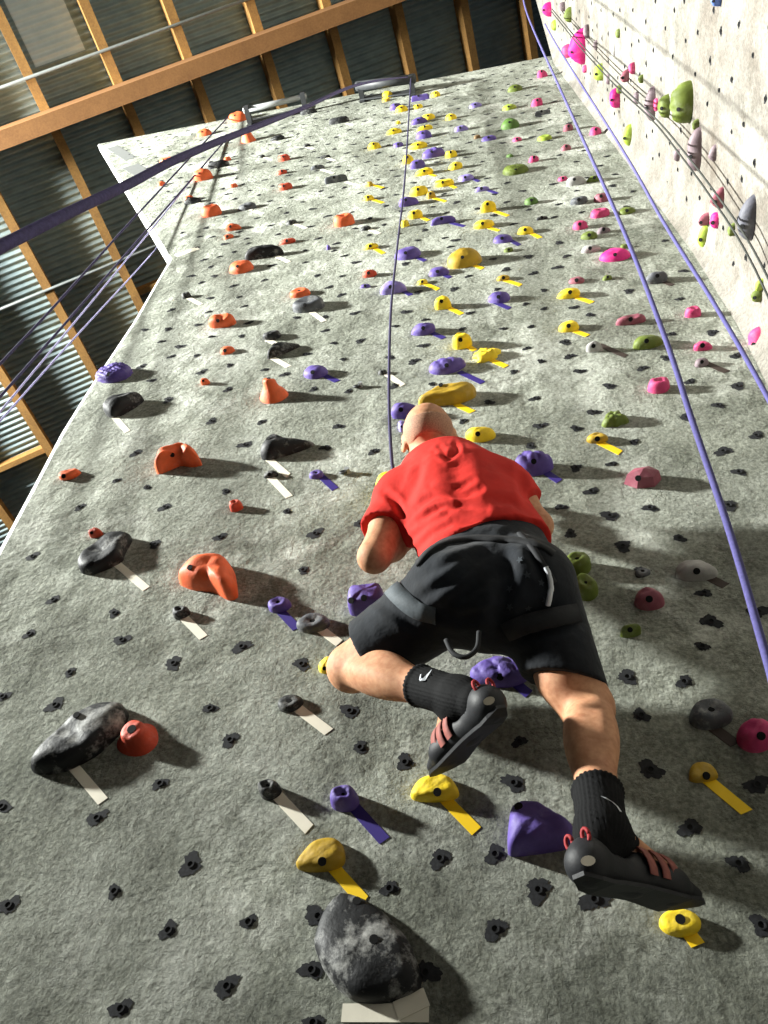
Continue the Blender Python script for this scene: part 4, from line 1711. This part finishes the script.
def ribbon(q, bv, pts, width, lift, m=0, per=6):
    """a strap laid over cloth along a line"""
    P = spline([np.array([x, y, 0.0]) for x, y in pts], per)
    L = [on(bv, p[0], p[1], lift) for p in P]
    L = [l for l in L if l[0] is not None]
    vs, fs = [], []
    for i, (p, nn) in enumerate(L):
        t = nrm(L[min(i + 1, len(L) - 1)][0] - L[max(i - 1, 0)][0])
        s = nrm(np.cross(t, nn))
        for a, b in ((-.5, -.004), (-.5, .0015), (0, .003), (.5, .0015), (.5, -.004)):
            vs.append(p + s * a * width + nn * b)
    for i in range(len(L) - 1):
        for k in range(4):
            fs.append((i * 5 + k, i * 5 + k + 1, i * 5 + k + 6, i * 5 + k + 5))
    q.add([v - PO for v in vs], fs, m)


q = MB()
ribbon(q, BV_S, ox([(288, 545), (326, 505), (376, 480), (450, 470), (530, 472), (600, 478), (655, 493), (690, 515)]), .024, .004)
hn = q.build('harness', M['webbing'], person, True)
q = MB()
ribbon(q, BV_S, ox([(205, 605), (235, 640), (290, 680), (345, 695)]), .045, .005)
q.build('leg_loop', M['webbing_grey'], hn, True)
q = MB()
ribbon(q, BV_S, ox([(548, 745), (600, 725), (680, 705), (760, 690)]), .045, .006)
q.build('leg_loop', M['webbing'], hn, True)
q = MB()
ribbon(q, BV_S, ox([(590, 455), (630, 500), (665, 555), (690, 600)]), .015, .004)
q.build('riser_strap', M['webbing'], hn, True)
q = MB()
ribbon(q, BV_S, ox([(668, 556), (678, 590), (676, 625), (668, 658)]), .011, .012)
q.build('gear_loop', M['mark'], hn, True)
q = MB()
q.tube([p - PO for p in spline([at(446, 640, -.3), at(453, 653, -.3), at(466, 657, -.3), at(477, 648, -.3), at(479, 632, -.3)], 6)], .006, 8)
q.build('rope_loop', M['webbing'], hn, True)

# faded stars printed on the seat of the shorts
for px, py in ((510, 589), (527, 575), (545, 600), (510, 607), (528, 608), (541, 583), (520, 560)):
    c, nn = on(BV_S, px, py, .002)
    if c is None:
        continue
    sx = nrm(np.cross(nn, [0.2, 0.1, 1.0]))
    sy = np.cross(nn, sx)
    vs = [c - PO] + [c - PO + (0.010 if k % 2 == 0 else 0.0045) * (math.cos(k * math.pi / 5) * sx + math.sin(k * math.pi / 5) * sy) for k in range(10)]
    mesh('printed_star', vs, [(0, 1 + k, 1 + (k + 1) % 10) for k in range(10)], M['star'], shorts, smooth=False)


# socks
def sock(A_, K_, He, T_, fr, mark):
    d = nrm(A_ - K_)
    back = nrm(np.array([0.0, -1.0, -0.2]) - d * d.dot([0.0, -1.0, -0.2]))
    sd = np.cross(d, back)
    topc = K_ + (A_ - K_) * fr
    f = Field(np.minimum(topc, A_) - .1, np.maximum(topc, A_) + .1, 0.004)
    f.cone(topc - d * .04 + back * .008, A_ + d * .01, .0475, .043, .02, cuts=((topc, -d),))
    f.cone(A_, He * .5 + A_ * .5, .042, .038, .02)
    f.cone(A_, A_ * .78 + T_ * .22, .041, .03, .02)
    V, Q = f.skin()
    V = relax(V, Q, 2, .4)
    Nv = vnormals(V, Q)
    al = (V - topc) @ d
    an = np.arctan2((V - topc) @ sd, (V - topc) @ back)
    V = V + Nv * (0.0013 * np.sin(an * 34) + 0.0035 * np.exp(-((al - 0.006) / .006) ** 2))[:, None]
    o = garment('sock', V, Q, M['sock'])
    bv = BVHTree.FromPolygons([Vector(p) for p in V], [tuple(map(int, q)) for q in Q])
    q = MB()
    ln = [(on(bv, x, y, .0035), wd) for x, y, wd in mark]
    ln = [(a, w_) for a, w_ in ln if a[0] is not None]
    vs, fs = [], []
    for i, ((p, nn), wd) in enumerate(ln):
        t = nrm(ln[min(i + 1, len(ln) - 1)][0][0] - ln[max(i - 1, 0)][0][0])
        s = nrm(np.cross(t, nn))
        vs += [p - PO + s * wd / 2, p - PO - s * wd / 2]
    for i in range(len(ln) - 1):
        fs.append((2 * i, 2 * i + 1, 2 * i + 3, 2 * i + 2))
    if len(ln) > 1:
        q.add(vs, fs)
        q.build('check_mark', M['mark'], o)
    return o


sock(LA, LK, LHe, LT, .68, [(421.5, 675, .002), (421, 678.5, .007), (422, 681, .010), (425, 679.5, .008), (428.5, 675.5, .005), (432, 671, .001)])
sock(RA_, RK, RHe, RT, .74, [(600, 797.5, .001), (605, 799.5, .003), (611, 803, .004), (616, 807.5, .0045), (620, 813, .004)])


# climbing shoes
def shoe(A_, He, T_, sgn, heel_px):
    d = nrm(T_ - He)
    upv = nrm((A_ - He) - d * d.dot(A_ - He))
    sd = np.cross(d, upv)
    L = np.linalg.norm(T_ - He)
    f = Field(np.minimum(He, T_) - .1, np.maximum(He, T_) + .1, 0.004)
    BA = He + (T_ - He) * .68 + sd * sgn * .008
    f.cone(He + upv * .004, He + (T_ - He) * .35 - upv * .002, .036, .031, .02)
    f.cone(He + (T_ - He) * .35, BA, .031, .036, .02, squash=(upv, 1.25))
    f.cone(BA, T_ - d * .012, .036, .02, .02, squash=(upv, 1.2))
    f.cone(He + upv * .004, He + upv * .018 + d * .008, .034, .031, .015)
    f.cone(He + (T_ - He) * .42 + upv * .018, BA + upv * .004, .032, .024, .02)
    f.cone(A_ - upv * .016, A_ + upv * .07, .042, .042, .008, op='cut')                    # ankle opening
    V, Q = f.skin()
    V = relax(V, Q, 2, .4)
    o = garment('climbing_shoe', V, Q, M['rubber'])
    # sole: a thin slab of rubber under the shoe
    q = MB()
    vs, fs = [], []
    nn = 14
    for i in range(nn + 1):
        t = i / nn
        hw = np.interp(t, [0, .06, .2, .45, .7, .88, 1.0], [.012, .026, .031, .030, .037, .028, .008])
        c = He - d * .034 + (T_ - He + d * .044) * t - upv * np.interp(t, [0, .1, .4, .7, 1], [.020, .032, .026, .029, .012]) + sd * sgn * .008 * np.sin(t * 2.8)
        for a, b in ((-1, 0.003), (1, 0.003), (1, -.004), (-1, -.004)):
            vs.append(c + sd * hw * a + upv * b - PO)
    for i in range(nn):
        for k in range(4):
            fs.append((i * 4 + k, i * 4 + (k + 1) % 4, i * 4 + 4 + (k + 1) % 4, i * 4 + 4 + k))
    fs += [(3, 2, 1, 0), (nn * 4, nn * 4 + 1, nn * 4 + 2, nn * 4 + 3)]
    q.add(vs, fs)
    q.build('sole', M['rubber'], o)
    # straps over the instep
    for t in (.40, .52, .63):
        c = He + (T_ - He) * t + upv * .004
        rr = np.interp(t, [.3, .5, .7], [.042, .0425, .040])
        pts = [c + sd * math.cos(a) * rr + upv * (math.sin(a) * rr * 1.12 + .004) for a in np.linspace(-.3, math.pi + .3, 15)]
        q = MB()
        vs, fs = [], []
        for p in pts:
            for s in (-.011, .011):
                vs.append(p + d * s - PO)
                vs.append(p + d * s - PO + nrm(p - c) * .0025)
        for i in range(len(pts) - 1):
            for a, b in ((0, 1), (1, 3), (3, 2), (2, 0)):
                fs.append((i * 4 + a, i * 4 + b, i * 4 + 4 + b, i * 4 + 4 + a))
        q.add(vs, fs)
        q.build('strap', M['strap'], o, True)
    q = MB()
    c = He + (T_ - He) * .42 + upv * .042
    q.box(c - PO, (d, sd, upv), (.04, .024, .006))
    q.build('tongue', M['suede'], o)
    for s in (-1, 1):
        q = MB()
        c = He + upv * .042 + sd * s * .018 - d * .012
        q.tube([c - PO + sd * math.cos(a) * .007 + upv * (math.sin(a) * .012) for a in np.linspace(0, 2 * math.pi, 13)], .0035, 6)
        q.build('pull_loop', M['loop'], o, True)
    q = MB()
    bv = BVHTree.FromPolygons([Vector(p) for p in V], [tuple(map(int, x)) for x in Q])
    for cc in (0,):
        p, nv = on(bv, heel_px[0], heel_px[1], .0025)
        if p is not None:
            e1_ = nrm(np.cross(nv, upv))
            e2_ = np.cross(nv, e1_)
            vs = [p - PO] + [p - PO + e1_ * .012 * math.cos(a) + e2_ * .008 * math.sin(a) for a in np.linspace(0, 2 * math.pi, 14, endpoint=False)]
            mesh('heel_patch', vs, [(0, 1 + k, 1 + (k + 1) % 14) for k in range(14)], M['patch'], o, smooth=False)
    return o


shoe(LA, LHe, LT, -1, (489, 701))
shoe(RA_, RHe, RT, 1, (588, 861))

# ------------------------------------------------------------------ light
def lamp(name, kind, loc, target, power, **kw):
    d = bpy.data.lights.new(name, kind)
    d.energy = power
    for k, v_ in kw.items():
        setattr(d, k, v_)
    o = bpy.data.objects.new(name, d)
    COL.objects.link(o)
    o.location = loc
    o.rotation_euler = (Vector(target) - Vector(loc)).to_track_quat('-Z', 'Y').to_euler()
    return o


lamp('hall_lamp', 'SPOT', (-13.0, -3.4, 8.4), (-2.4, 0, 8.7), 50000, spot_size=math.radians(77), spot_blend=1.0, shadow_soft_size=0.38, color=(0.98, 1.0, 0.95))
lamp('right_wall_fill', 'SPOT', (-5.0, -5.5, 7.5), (1.14, -1.7, 5.2), 2800, spot_size=math.radians(30), spot_blend=1.0, shadow_soft_size=0.3, color=(1.0, 0.96, 0.9))  # added fill spot that brings up the glare on the right wall, no known fixture
lamp('roof_fill', 'SPOT', (-12.0, -1.0, 8.2), (-7.2, 2.2, 12.2), 15000, spot_size=math.radians(80), spot_blend=1.0, shadow_soft_size=0.6, color=(0.98, 1.0, 1.0))  # added upward fill that brightens the roof underside, not a fixture of the hall
w = bpy.data.worlds.new('world')
w.use_nodes = True
SC.world = w
bg = w.node_tree.nodes['Background']
bg.inputs['Color'].default_value = (0.86, 0.93, 1.0, 1)
bg.inputs['Strength'].default_value = 0.055
SC.view_settings.view_transform = 'Standard'
SC.view_settings.look = 'None'
SC.view_settings.exposure = 0.0
